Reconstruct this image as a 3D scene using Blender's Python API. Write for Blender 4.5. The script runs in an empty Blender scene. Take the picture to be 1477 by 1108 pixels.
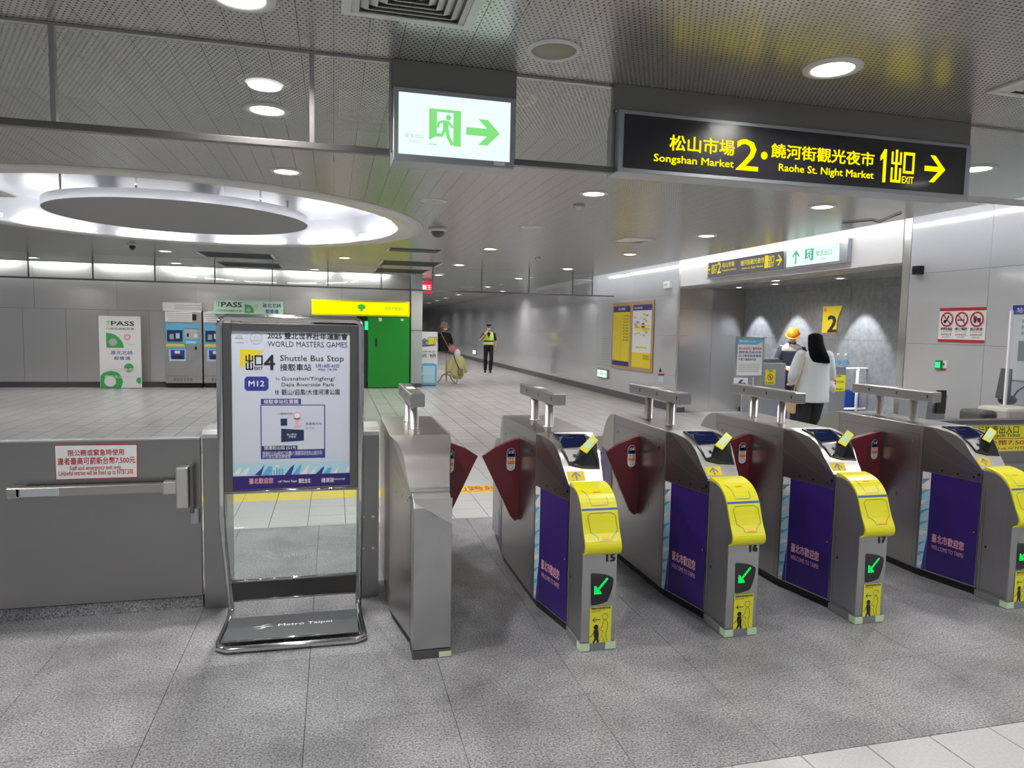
import bpy, bmesh, math, random
from math import sin, cos, pi, radians, hypot
from mathutils import Vector, Matrix
random.seed(7)
S = bpy.context.scene
COL = S.collection
# ------------------------------------------------------------------ camera
F_PX, CX, CY = 1010.53, 738.5, 554.0
yaw, pitch, roll = radians(14.3133), radians(4.5903), radians(1.1315)
fwd = Vector((sin(yaw)*cos(pitch), cos(yaw)*cos(pitch), -sin(pitch)))
rt0 = Vector((cos(yaw), -sin(yaw), 0)); up0 = rt0.cross(fwd)
rt = rt0*cos(roll)+up0*sin(roll); up = -rt0*sin(roll)+up0*cos(roll)
EYE = Vector((0, 0, 1.62))
cam = bpy.data.cameras.new('camera'); camo = bpy.data.objects.new('camera', cam); COL.objects.link(camo)
cam.sensor_fit = 'HORIZONTAL'; cam.sensor_width = 36; cam.lens = 36*F_PX/1477
cam.clip_start = .05; cam.clip_end = 200
m = Matrix((rt, up, -fwd)).transposed().to_4x4(); m.translation = EYE
camo.matrix_world = m; S.camera = camo
# ------------------------------------------------------------------ world, exposure
w = bpy.data.worlds.new('world'); S.world = w; w.use_nodes = True
w.node_tree.nodes['Background'].inputs[0].default_value = (.88, .93, 1, 1)
w.node_tree.nodes['Background'].inputs[1].default_value = .33
S.view_settings.view_transform = 'Standard'; S.view_settings.look = 'None'
S.view_settings.exposure = 0.0; S.view_settings.gamma = 1; S.view_settings.use_curve_mapping = False
CEIL_W = 13.0      # watts of one downlight
COVE_E = 38.0       # radiance of the cove tubes
RING_E = 18.0
# ------------------------------------------------------------------ measuring aid: where a sight line meets a real surface
def ray(x, y): return fwd+(x-CX)/F_PX*rt-(y-CY)/F_PX*up
def on_plane(x, y, O, N):
    d = ray(x, y); t = (O-EYE).dot(N)/d.dot(N); return EYE+d*t
def ony(x, y, Y): return on_plane(x, y, Vector((0, Y, 0)), Vector((0, 1, 0)))
def onx(x, y, X): return on_plane(x, y, Vector((X, 0, 0)), Vector((1, 0, 0)))
def onz(x, y, Z=0.): return on_plane(x, y, Vector((0, 0, Z)), Vector((0, 0, 1)))
# ------------------------------------------------------------------ materials
M = {}
def mat(name, col, rough=.5, metal=0., emit=0., spec=.5, coat=0., aniso=0., alpha=None):
    m = bpy.data.materials.new(name); m.use_nodes = True
    b = m.node_tree.nodes['Principled BSDF']
    b.inputs['Base Color'].default_value = (*col, 1); b.inputs['Roughness'].default_value = rough
    b.inputs['Metallic'].default_value = metal; b.inputs['Specular IOR Level'].default_value = spec
    b.inputs['Coat Weight'].default_value = coat; b.inputs['Coat Roughness'].default_value = .08
    if emit: b.inputs['Emission Color'].default_value = (*col, 1); b.inputs['Emission Strength'].default_value = emit
    M[name] = m; return m
def nodes(m): return m.node_tree.nodes, m.node_tree.links, m.node_tree.nodes['Principled BSDF']
def vary(m, scale, amt, c2=None, rough=None, stretch=(1, 1, 1), coord='pos', detail=4, bump=0.):
    """grain: noise mixes the base colour with a second one; optional roughness change and bump"""
    n, l, b = nodes(m)
    src = n.new('ShaderNodeNewGeometry').outputs['Position'] if coord == 'pos' else n.new('ShaderNodeTexCoord').outputs['Object']
    mp = n.new('ShaderNodeMapping'); mp.inputs['Scale'].default_value = stretch; l.new(src, mp.inputs['Vector'])
    no = n.new('ShaderNodeTexNoise'); no.inputs['Scale'].default_value = scale; no.inputs['Detail'].default_value = detail
    l.new(mp.outputs[0], no.inputs['Vector'])
    c = b.inputs['Base Color'].default_value[:]
    if c2 is None: c2 = tuple(x*(1-amt) for x in c[:3])
    r = n.new('ShaderNodeValToRGB'); r.color_ramp.elements[0].position = .35; r.color_ramp.elements[1].position = .65
    r.color_ramp.elements[0].color = (*c2[:3], 1); r.color_ramp.elements[1].color = c
    l.new(no.outputs[0], r.inputs[0]); l.new(r.outputs[0], b.inputs['Base Color'])
    if rough:
        mr = n.new('ShaderNodeMapRange'); mr.inputs['To Min'].default_value = rough[0]; mr.inputs['To Max'].default_value = rough[1]
        l.new(no.outputs[0], mr.inputs['Value']); l.new(mr.outputs[0], b.inputs['Roughness'])
    if bump:
        bp = n.new('ShaderNodeBump'); bp.inputs['Strength'].default_value = bump; bp.inputs['Distance'].default_value = .002
        l.new(no.outputs[0], bp.inputs['Height']); l.new(bp.outputs[0], b.inputs['Normal'])
    return m
def glassy(name, tint, gloss=.03, veil=0., rough=.0):
    m = bpy.data.materials.new(name); m.use_nodes = True; n = m.node_tree.nodes; l = m.node_tree.links; n.clear()
    o = n.new('ShaderNodeOutputMaterial'); t = n.new('ShaderNodeBsdfTransparent'); t.inputs[0].default_value = (*tint, 1)
    g = n.new('ShaderNodeBsdfGlossy'); g.inputs['Roughness'].default_value = rough; g.inputs[0].default_value = (1, 1, 1, 1)
    fr = n.new('ShaderNodeFresnel'); ge = n.new('ShaderNodeNewGeometry'); ma = n.new('ShaderNodeMath'); ma.operation = 'MULTIPLY_ADD'; ma.inputs[1].default_value = 1/1.5-1.5; ma.inputs[2].default_value = 1.5
    l.new(ge.outputs['Backfacing'], ma.inputs[0]); l.new(ma.outputs[0], fr.inputs[0])
    mx = n.new('ShaderNodeMixShader'); l.new(fr.outputs[0], mx.inputs[0]); l.new(t.outputs[0], mx.inputs[1]); l.new(g.outputs[0], mx.inputs[2])
    last = mx
    if veil:
        d = n.new('ShaderNodeBsdfDiffuse'); d.inputs[0].default_value = (.8, .85, .85, 1)
        m2 = n.new('ShaderNodeMixShader'); m2.inputs[0].default_value = veil
        l.new(mx.outputs[0], m2.inputs[1]); l.new(d.outputs[0], m2.inputs[2]); last = m2
    l.new(last.outputs[0], o.inputs[0]); M[name] = m; return m
def emis(name, col, e):
    m = bpy.data.materials.new(name); m.use_nodes = True; n = m.node_tree.nodes; l = m.node_tree.links; n.clear()
    o = n.new('ShaderNodeOutputMaterial'); t = n.new('ShaderNodeEmission'); t.inputs[0].default_value = (*col, 1); t.inputs[1].default_value = e
    l.new(t.outputs[0], o.inputs[0]); M[name] = m; return m

vary(mat('steel', (.48, .465, .455), .30, 1.), 6, .04, rough=(.27, .33), stretch=(1, 1, 60), coord='obj')
vary(mat('steel_soft', (.52, .52, .52), .42, 1.), 5, .10, rough=(.36, .50), stretch=(1, 60, 1), coord='obj')
vary(mat('steel_top', (.70, .69, .68), .32, 1.), 5, .04, rough=(.28, .36), stretch=(60, 1, 1), coord='obj')
mat('chrome', (.62, .62, .63), .12, 1.)
mat('steel_dark', (.20, .195, .19), .35, 1.)
mat('wall_steel', (.70, .675, .65), .30, 1.)
mat('door_steel', (.33, .325, .32), .33, .95)
mat('trim_grey', (.12, .125, .135), .4, .6)
mat('alu', (.42, .44, .47), .35, .8)
mat('black', (.012, .012, .014), .35); mat('black_gloss', (.01, .01, .012), .12, coat=.5); mat('rubber', (.02, .02, .02), .8)
mat('yellow', (.78, .74, .02), .32); mat('yellow_tape', (.80, .62, .03), .5); mat('yellow_sticker', (.82, .78, .04), .45)
mat('amber', (1., .35, .03), .4, emit=.5)
mat('blue_line', (.03, .12, .42), .4); mat('maroon', (.13, .012, .022), .30); mat('purple', (.035, .016, .16), .35)
mat('white_print', (.80, .81, .82), .5); mat('pink_print', (.80, .40, .50), .5); mat('ink', (.02, .02, .03), .5)
mat('grey_print', (.35, .36, .38), .5); mat('navy', (.03, .05, .30), .5); mat('deep_navy', (.015, .03, .10), .5)
mat('red_print', (.50, .015, .03), .5); mat('orange_print', (.80, .22, .02), .5); mat('green_print', (.06, .42, .10), .5)
mat('sky_print', (.12, .45, .70), .45); mat('pale_blue', (.45, .68, .80), .45); mat('pale_green', (.55, .78, .62), .5)
mat('poster_white', (.62, .66, .76), .35, coat=.2); mat('paper', (.72, .73, .74), .5); mat('glow_tape', (.62, .80, .52), .5)
mat('mid_grey', (.23, .235, .25), .5); mat('light_grey', (.45, .47, .49), .5); mat('beige', (.45, .43, .40), .5)
mat('enamel', (.50, .505, .53), .12, .0, coat=.6); mat('fascia', (.66, .65, .65), .30)
mat('plinth_dark', (.085, .08, .095), .35); mat('grout', (.20, .20, .205), .9); mat('plate_grey', (.19, .185, .18), .35, .3); mat('base_grey', (.10, .105, .115), .4); mat('plenum', (.03, .03, .03), .9)
mat('white_metal', (.78, .80, .84), .28, .3); mat('disc_grey', (.30, .30, .30), .45, .3)
mat('lamp_trim', (.70, .70, .68), .4); mat('speaker_grille', (.35, .33, .26), .6); mat('off_lens', (.55, .53, .46), .3)
mat('kiosk_green', (.012, .30, .03), .35); mat('kiosk_dark', (.015, .03, .02), .4)
mat('skin', (.52, .30, .21), .55); mat('shirt_white', (.50, .53, .58), .85); mat('cloth_black', (.012, .012, .016), .85)
mat('hair', (.003, .003, .004), .6, spec=.05); mat('cloth_navy', (.02, .025, .05), .8); mat('cloth_grey', (.42, .40, .40), .8)
mat('helmet', (.85, .33, .02), .3); mat('vest', (.62, .85, .10), .6); mat('reflective', (.75, .75, .72), .5)
mat('tan', (.45, .30, .17), .8); mat('wood', (.55, .33, .16), .5); mat('pink_bag', (.70, .22, .24), .6)
mat('khaki', (.55, .50, .25), .85); mat('bag_brown', (.20, .18, .12), .7); mat('crate_blue', (.01, .06, .35), .5)
mat('glow_mask', (.75, .78, .8), .7)
emis('lamp', (1, .98, .93), 9); emis('tube', (1, .98, 1), RING_E); emis('cove_tube', (.97, .98, 1), COVE_E)
emis('sign_white', (.84, 1, .96), 1.05); emis('sign_green', (.24, .78, .22), 1.0); emis('sign_yellow', (1, .85, .0), 1.25)
emis('sign_grey_green', (.45, .75, .5), .9)
emis('led_green', (.0, 1, .12), 1.6); emis('screen_blue', (.035, .045, .15), .35); emis('screen_text', (.3, .4, .8), .35)
emis('kiosk_yellow', (1, .80, .0), 1.25); emis('kiosk_leaf', (.05, .5, .05), 1.); emis('sign_red', (.85, .02, .05), 1.1)
emis('green_glow', (.05, .9, .35), 1.1); emis('white_lit', (.95, .97, 1), 1.4); emis('sign_dim_yellow', (.95, .80, .05), .9)
emis('sign_green_b', (.10, .50, .28), 1.)
mat('sign_black', (.018, .018, .022), .25, coat=.3); emis('sign_brown', (.15, .14, .15), 1.)
glassy('glass', (.93, .95, .94)); glassy('glass_pane', (.94, .97, .96), veil=.06); glassy('acrylic', (.90, .93, .95), veil=.05)
# perforated ceiling metal
def perforated():
    m = mat('perforated', (.48, .47, .455), .25, .6); n, l, b = nodes(m)
    pos = n.new('ShaderNodeNewGeometry').outputs['Position']; sp = n.new('ShaderNodeSeparateXYZ'); l.new(pos, sp.inputs[0])
    def mth(op, a, bb=None):
        q = n.new('ShaderNodeMath'); q.operation = op
        for i, v in enumerate((a, bb)):
            if v is None: continue
            if isinstance(v, (int, float)): q.inputs[i].default_value = v
            else: l.new(v, q.inputs[i])
        return q.outputs[0]
    px = mth('DIVIDE', sp.outputs[0], .025); py = mth('DIVIDE', sp.outputs[1], .025)
    row = mth('FLOOR', py); sh = mth('MULTIPLY', mth('MODULO', row, 2), .5)
    fx = mth('SUBTRACT', mth('FRACT', mth('ADD', mth('ADD', px, 1000), sh)), .5); fy = mth('SUBTRACT', mth('FRACT', py), .5)
    d = mth('SQRT', mth('ADD', mth('MULTIPLY', fx, fx), mth('MULTIPLY', fy, fy)))
    mk = mth('LESS_THAN', d, .2)
    for nm, hole in (('Base Color', (.01, .01, .01, 1)),):
        mx = n.new('ShaderNodeMix'); mx.data_type = 'RGBA'; l.new(mk, mx.inputs[0])
        mx.inputs[6].default_value = b.inputs['Base Color'].default_value[:]; mx.inputs[7].default_value = hole
        l.new(mx.outputs[2], b.inputs[nm])
    l.new(mth('MULTIPLY', mth('SUBTRACT', 1, mk), .6), b.inputs['Metallic'])
    no = n.new('ShaderNodeTexNoise'); no.inputs['Scale'].default_value = 1.2; l.new(pos, no.inputs['Vector'])
    bp = n.new('ShaderNodeBump'); bp.inputs['Strength'].default_value = .12; bp.inputs['Distance'].default_value = .02
    l.new(no.outputs[0], bp.inputs['Height']); l.new(bp.outputs[0], b.inputs['Normal'])
perforated()
def granite():
    m = mat('granite', (.30, .30, .31), .5); n, l, b = nodes(m)
    pos = n.new('ShaderNodeNewGeometry').outputs['Position']
    a = n.new('ShaderNodeTexNoise'); a.inputs['Scale'].default_value = 110; a.inputs['Detail'].default_value = 3; a.inputs['Roughness'].default_value = .8
    c = n.new('ShaderNodeTexNoise'); c.inputs['Scale'].default_value = 2.2; c.inputs['Detail'].default_value = 6; c.inputs['Roughness'].default_value = .65
    l.new(pos, a.inputs['Vector']); l.new(pos, c.inputs['Vector'])
    r = n.new('ShaderNodeValToRGB'); e = r.color_ramp.elements; e[0].position = .33; e[0].color = (.035, .035, .037, 1); e[1].position = .66; e[1].color = (.56, .565, .595, 1)
    l.new(a.outputs[0], r.inputs[0])
    r2 = n.new('ShaderNodeValToRGB'); e = r2.color_ramp.elements; e[0].position = .3; e[0].color = (.50, .50, .51, 1); e[1].position = .66; e[1].color = (1, 1, 1, 1)
    l.new(c.outputs[0], r2.inputs[0])
    mx = n.new('ShaderNodeMix'); mx.data_type = 'RGBA'; mx.blend_type = 'MULTIPLY'; mx.inputs[0].default_value = 1
    l.new(r.outputs[0], mx.inputs[6]); l.new(r2.outputs[0], mx.inputs[7]); l.new(mx.outputs[2], b.inputs['Base Color'])
    bp = n.new('ShaderNodeBump'); bp.inputs['Strength'].default_value = .25; bp.inputs['Distance'].default_value = .001
    l.new(a.outputs[0], bp.inputs['Height']); l.new(bp.outputs[0], b.inputs['Normal'])
granite()
vary(mat('tile_white', (.50, .505, .51), .33), 90, .14, coord='pos', rough=(.28, .4))
def tilefield():
    m = mat('tile_field', (.50, .50, .50), .28); n, l, b = nodes(m)
    pos = n.new('ShaderNodeNewGeometry').outputs['Position']
    br = n.new('ShaderNodeTexBrick'); br.offset = 0; br.inputs['Scale'].default_value = 1; br.inputs['Brick Width'].default_value = .3; br.inputs['Row Height'].default_value = .3
    br.inputs['Mortar Size'].default_value = .008; br.inputs['Mortar Smooth'].default_value = .3
    br.inputs['Color1'].default_value = (.50, .50, .50, 1); br.inputs['Color2'].default_value = (.42, .41, .40, 1); br.inputs['Mortar'].default_value = (.09, .085, .08, 1)
    mp = n.new('ShaderNodeMapping'); mp.inputs['Location'].default_value = (60.09, 60.05, 0); l.new(pos, mp.inputs[0]); l.new(mp.outputs[0], br.inputs[0])
    l.new(br.outputs[0], b.inputs['Base Color'])
tilefield()
vary(mat('backwall', (.23, .24, .26), .35), 14, .25, coord='pos', detail=6)
# ------------------------------------------------------------------ mesh builder
ORG = {}
class MB:
    def __init__(s): s.v = []; s.f = []; s.sm = set()
    def add(s, vs, fs, smooth=False):
        b = len(s.v); s.v += [tuple(p) for p in vs]
        for f in fs:
            if smooth: s.sm.add(len(s.f))
            s.f.append([b+i for i in f])
        return s
    def box(s, x0, x1, y0, y1, z0, z1):
        return s.add([(x, y, z) for x in (x0, x1) for y in (y0, y1) for z in (z0, z1)],
                     [(0, 1, 3, 2), (4, 6, 7, 5), (0, 4, 5, 1), (2, 3, 7, 6), (0, 2, 6, 4), (1, 5, 7, 3)])
    def obox(s, O, A, B, C):
        O, A, B, C = map(Vector, (O, A, B, C))
        return s.add([O+A*i+B*j+C*k for i in (0, 1) for j in (0, 1) for k in (0, 1)],
                     [(0, 1, 3, 2), (4, 6, 7, 5), (0, 4, 5, 1), (2, 3, 7, 6), (0, 2, 6, 4), (1, 5, 7, 3)])
    def prism_x(s, poly, xa, xb):
        """poly in (y,z); xa,xb numbers or functions of y"""
        fa = xa if callable(xa) else (lambda y: xa); fb = xb if callable(xb) else (lambda y: xb)
        n = len(poly)
        return s.add([(fa(y), y, z) for y, z in poly]+[(fb(y), y, z) for y, z in poly],
                     [list(range(n)), list(range(2*n-1, n-1, -1))]+[(i, i+n, (i+1) % n+n, (i+1) % n) for i in range(n)])
    def prism(s, pts, D):
        """pts: 3-D outline, extruded by vector D"""
        D = Vector(D); pts = [Vector(p) for p in pts]; n = len(pts)
        return s.add(pts+[p+D for p in pts], [list(range(n)), list(range(2*n-1, n-1, -1))]+[(i, i+n, (i+1) % n+n, (i+1) % n) for i in range(n)])
    def rings(s, rs, cap=True, smooth=True, closed=False):
        n = len(rs[0]); b = len(s.v); fs = []
        for k in range(len(rs)-1+(1 if closed else 0)):
            k2 = (k+1) % len(rs)
            fs += [(k*n+i, k*n+(i+1) % n, k2*n+(i+1) % n, k2*n+i) for i in range(n)]
        s.add([p for r in rs for p in r], fs, smooth)
        if cap and not closed:
            s.f.append([b+i for i in range(n)][::-1]); s.f.append([b+(len(rs)-1)*n+i for i in range(n)])
        return s
    def tube(s, path, r, n=10, closed=False):
        path = [Vector(p) for p in path]; rs = []; prev = None; L = len(path)
        for i, p in enumerate(path):
            a = path[i-1] if (i or closed) else p; c = path[(i+1) % L] if (i < L-1 or closed) else p
            t = (c-a).normalized()
            if prev is None:
                prev = t.orthogonal().normalized()
            prev = (prev-t*prev.dot(t)).normalized(); q = t.cross(prev)
            ri = r[i] if isinstance(r, (list, tuple)) else r
            rs.append([p+(prev*cos(2*pi*k/n)+q*sin(2*pi*k/n))*ri for k in range(n)])
        return s.rings(rs, closed=closed)
    def lathe(s, c, prof, n=24, cap=True):
        """prof: list of (r,z) about the vertical axis through c"""
        return s.rings([[(c[0]+r*cos(2*pi*k/n), c[1]+r*sin(2*pi*k/n), c[2]+z) for k in range(n)] for r, z in prof], cap=cap)
    def ell(s, c, rx, ry, rz, n=16, k=9):
        rs = []
        for j in range(k+1):
            a = -pi/2+pi*(j+.001)/(k+.002)
            rs.append([(c[0]+rx*cos(a)*cos(2*pi*i/n), c[1]+ry*cos(a)*sin(2*pi*i/n), c[2]+rz*sin(a)) for i in range(n)])
        return s.rings(rs)
    def build(s, name, m, parent=None, bevel=0, fix=True, **pr):
        me = bpy.data.meshes.new(name); o_ = ORG.get(parent.name, Vector()) if parent is not None else Vector(pr.pop('org', (0, 0, 0)))
        me.from_pydata([(x-o_[0], y-o_[1], z-o_[2]) for x, y, z in s.v], [], s.f)
        for i in s.sm: me.polygons[i].use_smooth = True
        if fix:
            b = bmesh.new(); b.from_mesh(me); bmesh.ops.recalc_face_normals(b, faces=b.faces); b.to_mesh(me); b.free()
        me.materials.append(M[m] if isinstance(m, str) else m)
        ob = bpy.data.objects.new(name, me); COL.objects.link(ob)
        if parent is not None: ob.parent = parent; ORG[ob.name] = o_
        else: ob.location = o_; ORG[ob.name] = Vector(o_)
        if bevel:
            md = ob.modifiers.new('bevel', 'BEVEL'); md.width = bevel; md.segments = 2; md.limit_method = 'ANGLE'; md.angle_limit = radians(40)
        for k, v in pr.items(): ob[k] = v
        return ob
def tag(o, label, cat, group=None):
    o['label'] = label; o['category'] = cat
    if group: o['group'] = group
    return o
def thing(name, label, cat, loc, group=None):
    o = bpy.data.objects.new(name, None); COL.objects.link(o); o.location = loc; o.empty_display_size = .1
    ORG[o.name] = Vector(loc); return tag(o, label, cat, group)
def copy_tree(o, parent=None):
    c = o.copy(); COL.objects.link(c); c.parent = parent; ORG[c.name] = ORG.get(o.name, Vector())
    for ch in o.children: copy_tree(ch, c)
    return c
def box(name, m, parent, *d, bevel=0, **pr): return MB().box(*d).build(name, m, parent, bevel, **pr)
# ------------------------------------------------------------------ flat print on faces
_T = {}
def text_geo(s, bold, shear=0.):
    k = (s, bold, shear)
    if k in _T: return _T[k]
    cu = bpy.data.curves.new('t', 'FONT'); cu.body = s; cu.size = 1; cu.offset = min(bold, 0); cu.resolution_u = 2; cu.shear = shear
    ob = bpy.data.objects.new('t', cu); COL.objects.link(ob)
    dg = bpy.context.evaluated_depsgraph_get(); dg.update(); me = bpy.data.meshes.new_from_object(ob.evaluated_get(dg))
    vs = [(v.co.x, v.co.y) for v in me.vertices]; fs = [list(p.vertices) for p in me.polygons]
    bpy.data.objects.remove(ob); bpy.data.curves.remove(cu); bpy.data.meshes.remove(me)
    if vs:
        x0 = min(v[0] for v in vs); x1 = max(v[0] for v in vs); y0 = min(v[1] for v in vs); y1 = max(v[1] for v in vs)
        if bold > 0:   # heavier strokes: the outline printed again a hair to each side
            nv = len(vs); k4_ = [(bold*.55*a_, bold*.4*b_) for a_, b_ in ((1, 1), (-1, 1), (1, -1), (-1, -1))]
            fs = [[i+nv*k_ for i in f_] for k_ in range(4) for f_ in fs]; vs = [(x+dx, y+dy) for dx, dy in k4_ for x, y in vs]
        vs = [((x-x0)/max(x1-x0, 1e-6), (y-y0)/max(y1-y0, 1e-6), i//max(1, len(vs)//4)) for i, (x, y) in enumerate(vs)]
    _T[k] = (vs, fs); return _T[k]
class Face:
    """a plane in the scene: origin O, right U, up V, outward N; print is laid on it in thin layers"""
    def __init__(s, O, U, V, parent, dl=.0012, base=.0012):
        s.O = Vector(O); s.U = Vector(U).normalized(); s.V = Vector(V).normalized(); s.N = s.U.cross(s.V).normalized()
        s.par = parent; s.dl = dl; s.base = base; s.B = {}
    def P(s, u, v, off): return s.O+s.U*u+s.V*v+s.N*off
    def uv(s, x, y):
        h = on_plane(x, y, s.O, s.N)-s.O; return (h.dot(s.U), h.dot(s.V))
    def put(s, vs, fs, m, lv, name):
        b = s.B.setdefault((m, name), MB()); off = s.base+lv*s.dl
        b.add([s.P(p[0], p[1], off+(p[2] if len(p) > 2 else 0)) for p in vs], fs)
    def poly(s, pts, m, lv=1, name='print', px=False):
        if px: pts = [s.uv(*p) for p in pts]
        s.put(pts, [list(range(len(pts)))], m, lv, name)
    def rect(s, a, b, m, lv=1, name='print', px=False):
        if px: a = s.uv(*a); b = s.uv(*b)
        s.poly([(a[0], a[1]), (b[0], a[1]), (b[0], b[1]), (a[0], b[1])], m, lv, name)
    def circ(s, c, r, m, lv=1, name='print', n=20, ry=None):
        s.poly([(c[0]+r*cos(2*pi*k/n), c[1]+(ry or r)*sin(2*pi*k/n)) for k in range(n)], m, lv, name)
    def line(s, pts, w, m, lv=1, name='print', closed=False, px=False):
        if px: pts = [s.uv(*p) for p in pts]
        L = len(pts); pts = [Vector(p) for p in pts]; vs = []
        for i in range(L):
            a = pts[i-1] if (i or closed) else pts[i]; c = pts[(i+1) % L] if (i < L-1 or closed) else pts[i]
            t = (c-a); t = t.normalized() if t.length > 1e-9 else Vector((1, 0)); nn = Vector((-t.y, t.x))*w/2
            vs += [tuple(pts[i]+nn), tuple(pts[i]-nn)]
        K = L if closed else L-1
        s.put(vs, [(2*i, 2*i+1, (2*i+3) % (2*L), (2*i+2) % (2*L)) for i in range(K)], m, lv, name)
    def ring(s, c, r, w, m, lv=1, name='print', n=24, a0=0, a1=2*pi):
        full = a1-a0 > 2*pi-.01
        s.line([(c[0]+r*cos(a0+(a1-a0)*k/n), c[1]+r*sin(a0+(a1-a0)*k/n)) for k in range(n if full else n+1)], w, m, lv, name, closed=full)
    def text(s, t, a, b, m, bold=0., lv=2, name='lettering', px=False, shear=0.):
        if px: a = s.uv(*a); b = s.uv(*b)
        u0, u1 = a[0], b[0]; v0, v1 = min(a[1], b[1]), max(a[1], b[1])
        vs, fs = text_geo(t, bold, shear)
        s.put([(u0+(u1-u0)*x, v0+(v1-v0)*y, k*.00006 if bold > 0 else 0) for x, y, k in vs], fs, m, lv, name)
    def done(s):
        r = []
        for (m, name), b in s.B.items(): r.append(b.build(name, m, s.par, fix=False))
        s.B = {}; return r
class MapFace(Face):
    def __init__(s, fn, parent, dl=.001, base=.001): s.fn = fn; s.par = parent; s.dl = dl; s.base = base; s.B = {}
    def P(s, u, v, off): return Vector(s.fn(u, v, off))
def arrow(f, c, L, W, m, ang=0., lv=2, th=.22, name='arrow', style='open'):
    """arrow pointing +u rotated by ang; open = shaft with two stroke arms"""
    def R(u, v): return (c[0]+u*cos(ang)-v*sin(ang), c[1]+u*sin(ang)+v*cos(ang))
    t = W*th
    f.poly([R(-L/2, -t/2), R(L/2-t, -t/2), R(L/2-t, t/2), R(-L/2, t/2)], m, lv, name)
    a = W/2
    for sg in (1, -1):
        f.poly([R(L/2, 0), R(L/2-a, sg*a), R(L/2-a-t*1.25, sg*a), R(L/2-t*1.25, 0)][::sg], m, lv, name)
def exit_figure(f, u0, v0, u1, v1, green, white, lv=2):
    """running person in a doorway"""
    W = u1-u0; H = v1-v0
    q = lambda x, y: (u0+W*x, v0+H*y)
    f.rect(q(0, 0), q(1, 1), green, lv, 'pictogram')
    f.rect(q(.24, -.005), q(.76, .92), white, lv+1, 'pictogram')
    f.poly([q(-.01, .02), q(.24, .02), q(.24, .25), q(.0, .12)], white, lv+1, 'pictogram')
    f.circ(q(.60, .78), W*.085, green, lv+2, 'pictogram')
    f.poly([q(.42, .70), q(.62, .69), q(.60, .42), q(.44, .42)], green, lv+2, 'pictogram')
    f.line([q(.45, .67), q(.30, .62), q(.27, .48)], W*.08, green, lv+2, 'pictogram')
    f.line([q(.60, .66), q(.70, .54), q(.78, .52)], W*.07, green, lv+2, 'pictogram')
    f.line([q(.56, .44), q(.60, .24), q(.74, .03)], W*.11, green, lv+2, 'pictogram')
    f.line([q(.48, .44), q(.40, .28), q(.10, .27)], W*.11, green, lv+2, 'pictogram')
def chuko(f, u0, v0, u1, v1, m, lv=2):
    """the two stylised characters for exit, with the word EXIT tucked under the second"""
    W = u1-u0; H = v1-v0; q = lambda x, y: (u0+W*x, v0+H*y)
    R = lambda x0, y0, x1, y1: f.rect(q(x0, y0), q(x1, y1), m, lv, 'lettering')
    R(.17, 0, .27, 1); R(.0, .55, .08, .93); R(.36, .55, .44, .93); R(.0, .55, .44, .62)
    R(.0, 0, .08, .45); R(.36, 0, .44, .45); R(.0, 0, .44, .08)
    R(.52, .30, .61, .95); R(.91, .30, 1, .95); R(.52, .86, 1, .95); R(.52, .30, 1, .38)
    f.text('EXIT', q(.50, .0), q(1, .21), m, .02, lv)
# ================================================================== SETTING
H = 2.9; XW = 6.608; XE = 6.10; YF = 18.75
def struct(name, m, mb, **k): return mb.build(name, m, None, kind='structure', **k)
floor = struct('floor', 'grout', MB().box(-16, 11, -4, 8.75, -.12, -.014))
MB().add([(-16, 8.75, 0), (12, 8.75, 0), (12, 60, 0), (-16, 60, 0), (-16, 8.75, -.1), (12, 8.75, -.1), (12, 60, -.1), (-16, 60, -.1)],
         [(0, 1, 2, 3), (4, 7, 6, 5), (0, 4, 5, 1), (1, 5, 6, 2), (2, 6, 7, 3), (3, 7, 4, 0)]).build('tile_field', 'tile_field', floor)
def tile(nm, m, x0, x1, y0, y1, g=.001, top=0., parent=floor):
    b = MB(); x0 += g; x1 -= g; y0 += g; y1 -= g; c = .0012; z = top
    b.add([(x0, y0, -.016), (x1, y0, -.016), (x1, y1, -.016), (x0, y1, -.016), (x0, y0, z-c), (x1, y0, z-c), (x1, y1, z-c), (x0, y1, z-c),
           (x0+c, y0+c, z), (x1-c, y0+c, z), (x1-c, y1-c, z), (x0+c, y1-c, z)],
          [(0, 1, 5, 4), (1, 2, 6, 5), (2, 3, 7, 6), (3, 0, 4, 7), (4, 5, 9, 8), (5, 6, 10, 9), (6, 7, 11, 10), (7, 4, 8, 11), (8, 9, 10, 11)])
    return b.build(nm, m, parent, fix=False)
XG = -.714; YG = 3.418
i0 = -5
for i in range(-5, 10):
    for j in range(-3, 4):
        x0 = XG+.6*i; y0 = YG+.6*j
        y1 = min(y0+.6, 5.75); y0 = max(y0, 2.218)
        if y1-y0 < .05: continue
        tile('granite_tile', 'granite', x0, x0+.6, y0, y1)
tile('granite_field', 'granite', -16, XG-3.0, 2.218, 5.75); tile('granite_field', 'granite', XG+6.0, 10.9, 2.218, 5.75)
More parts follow.
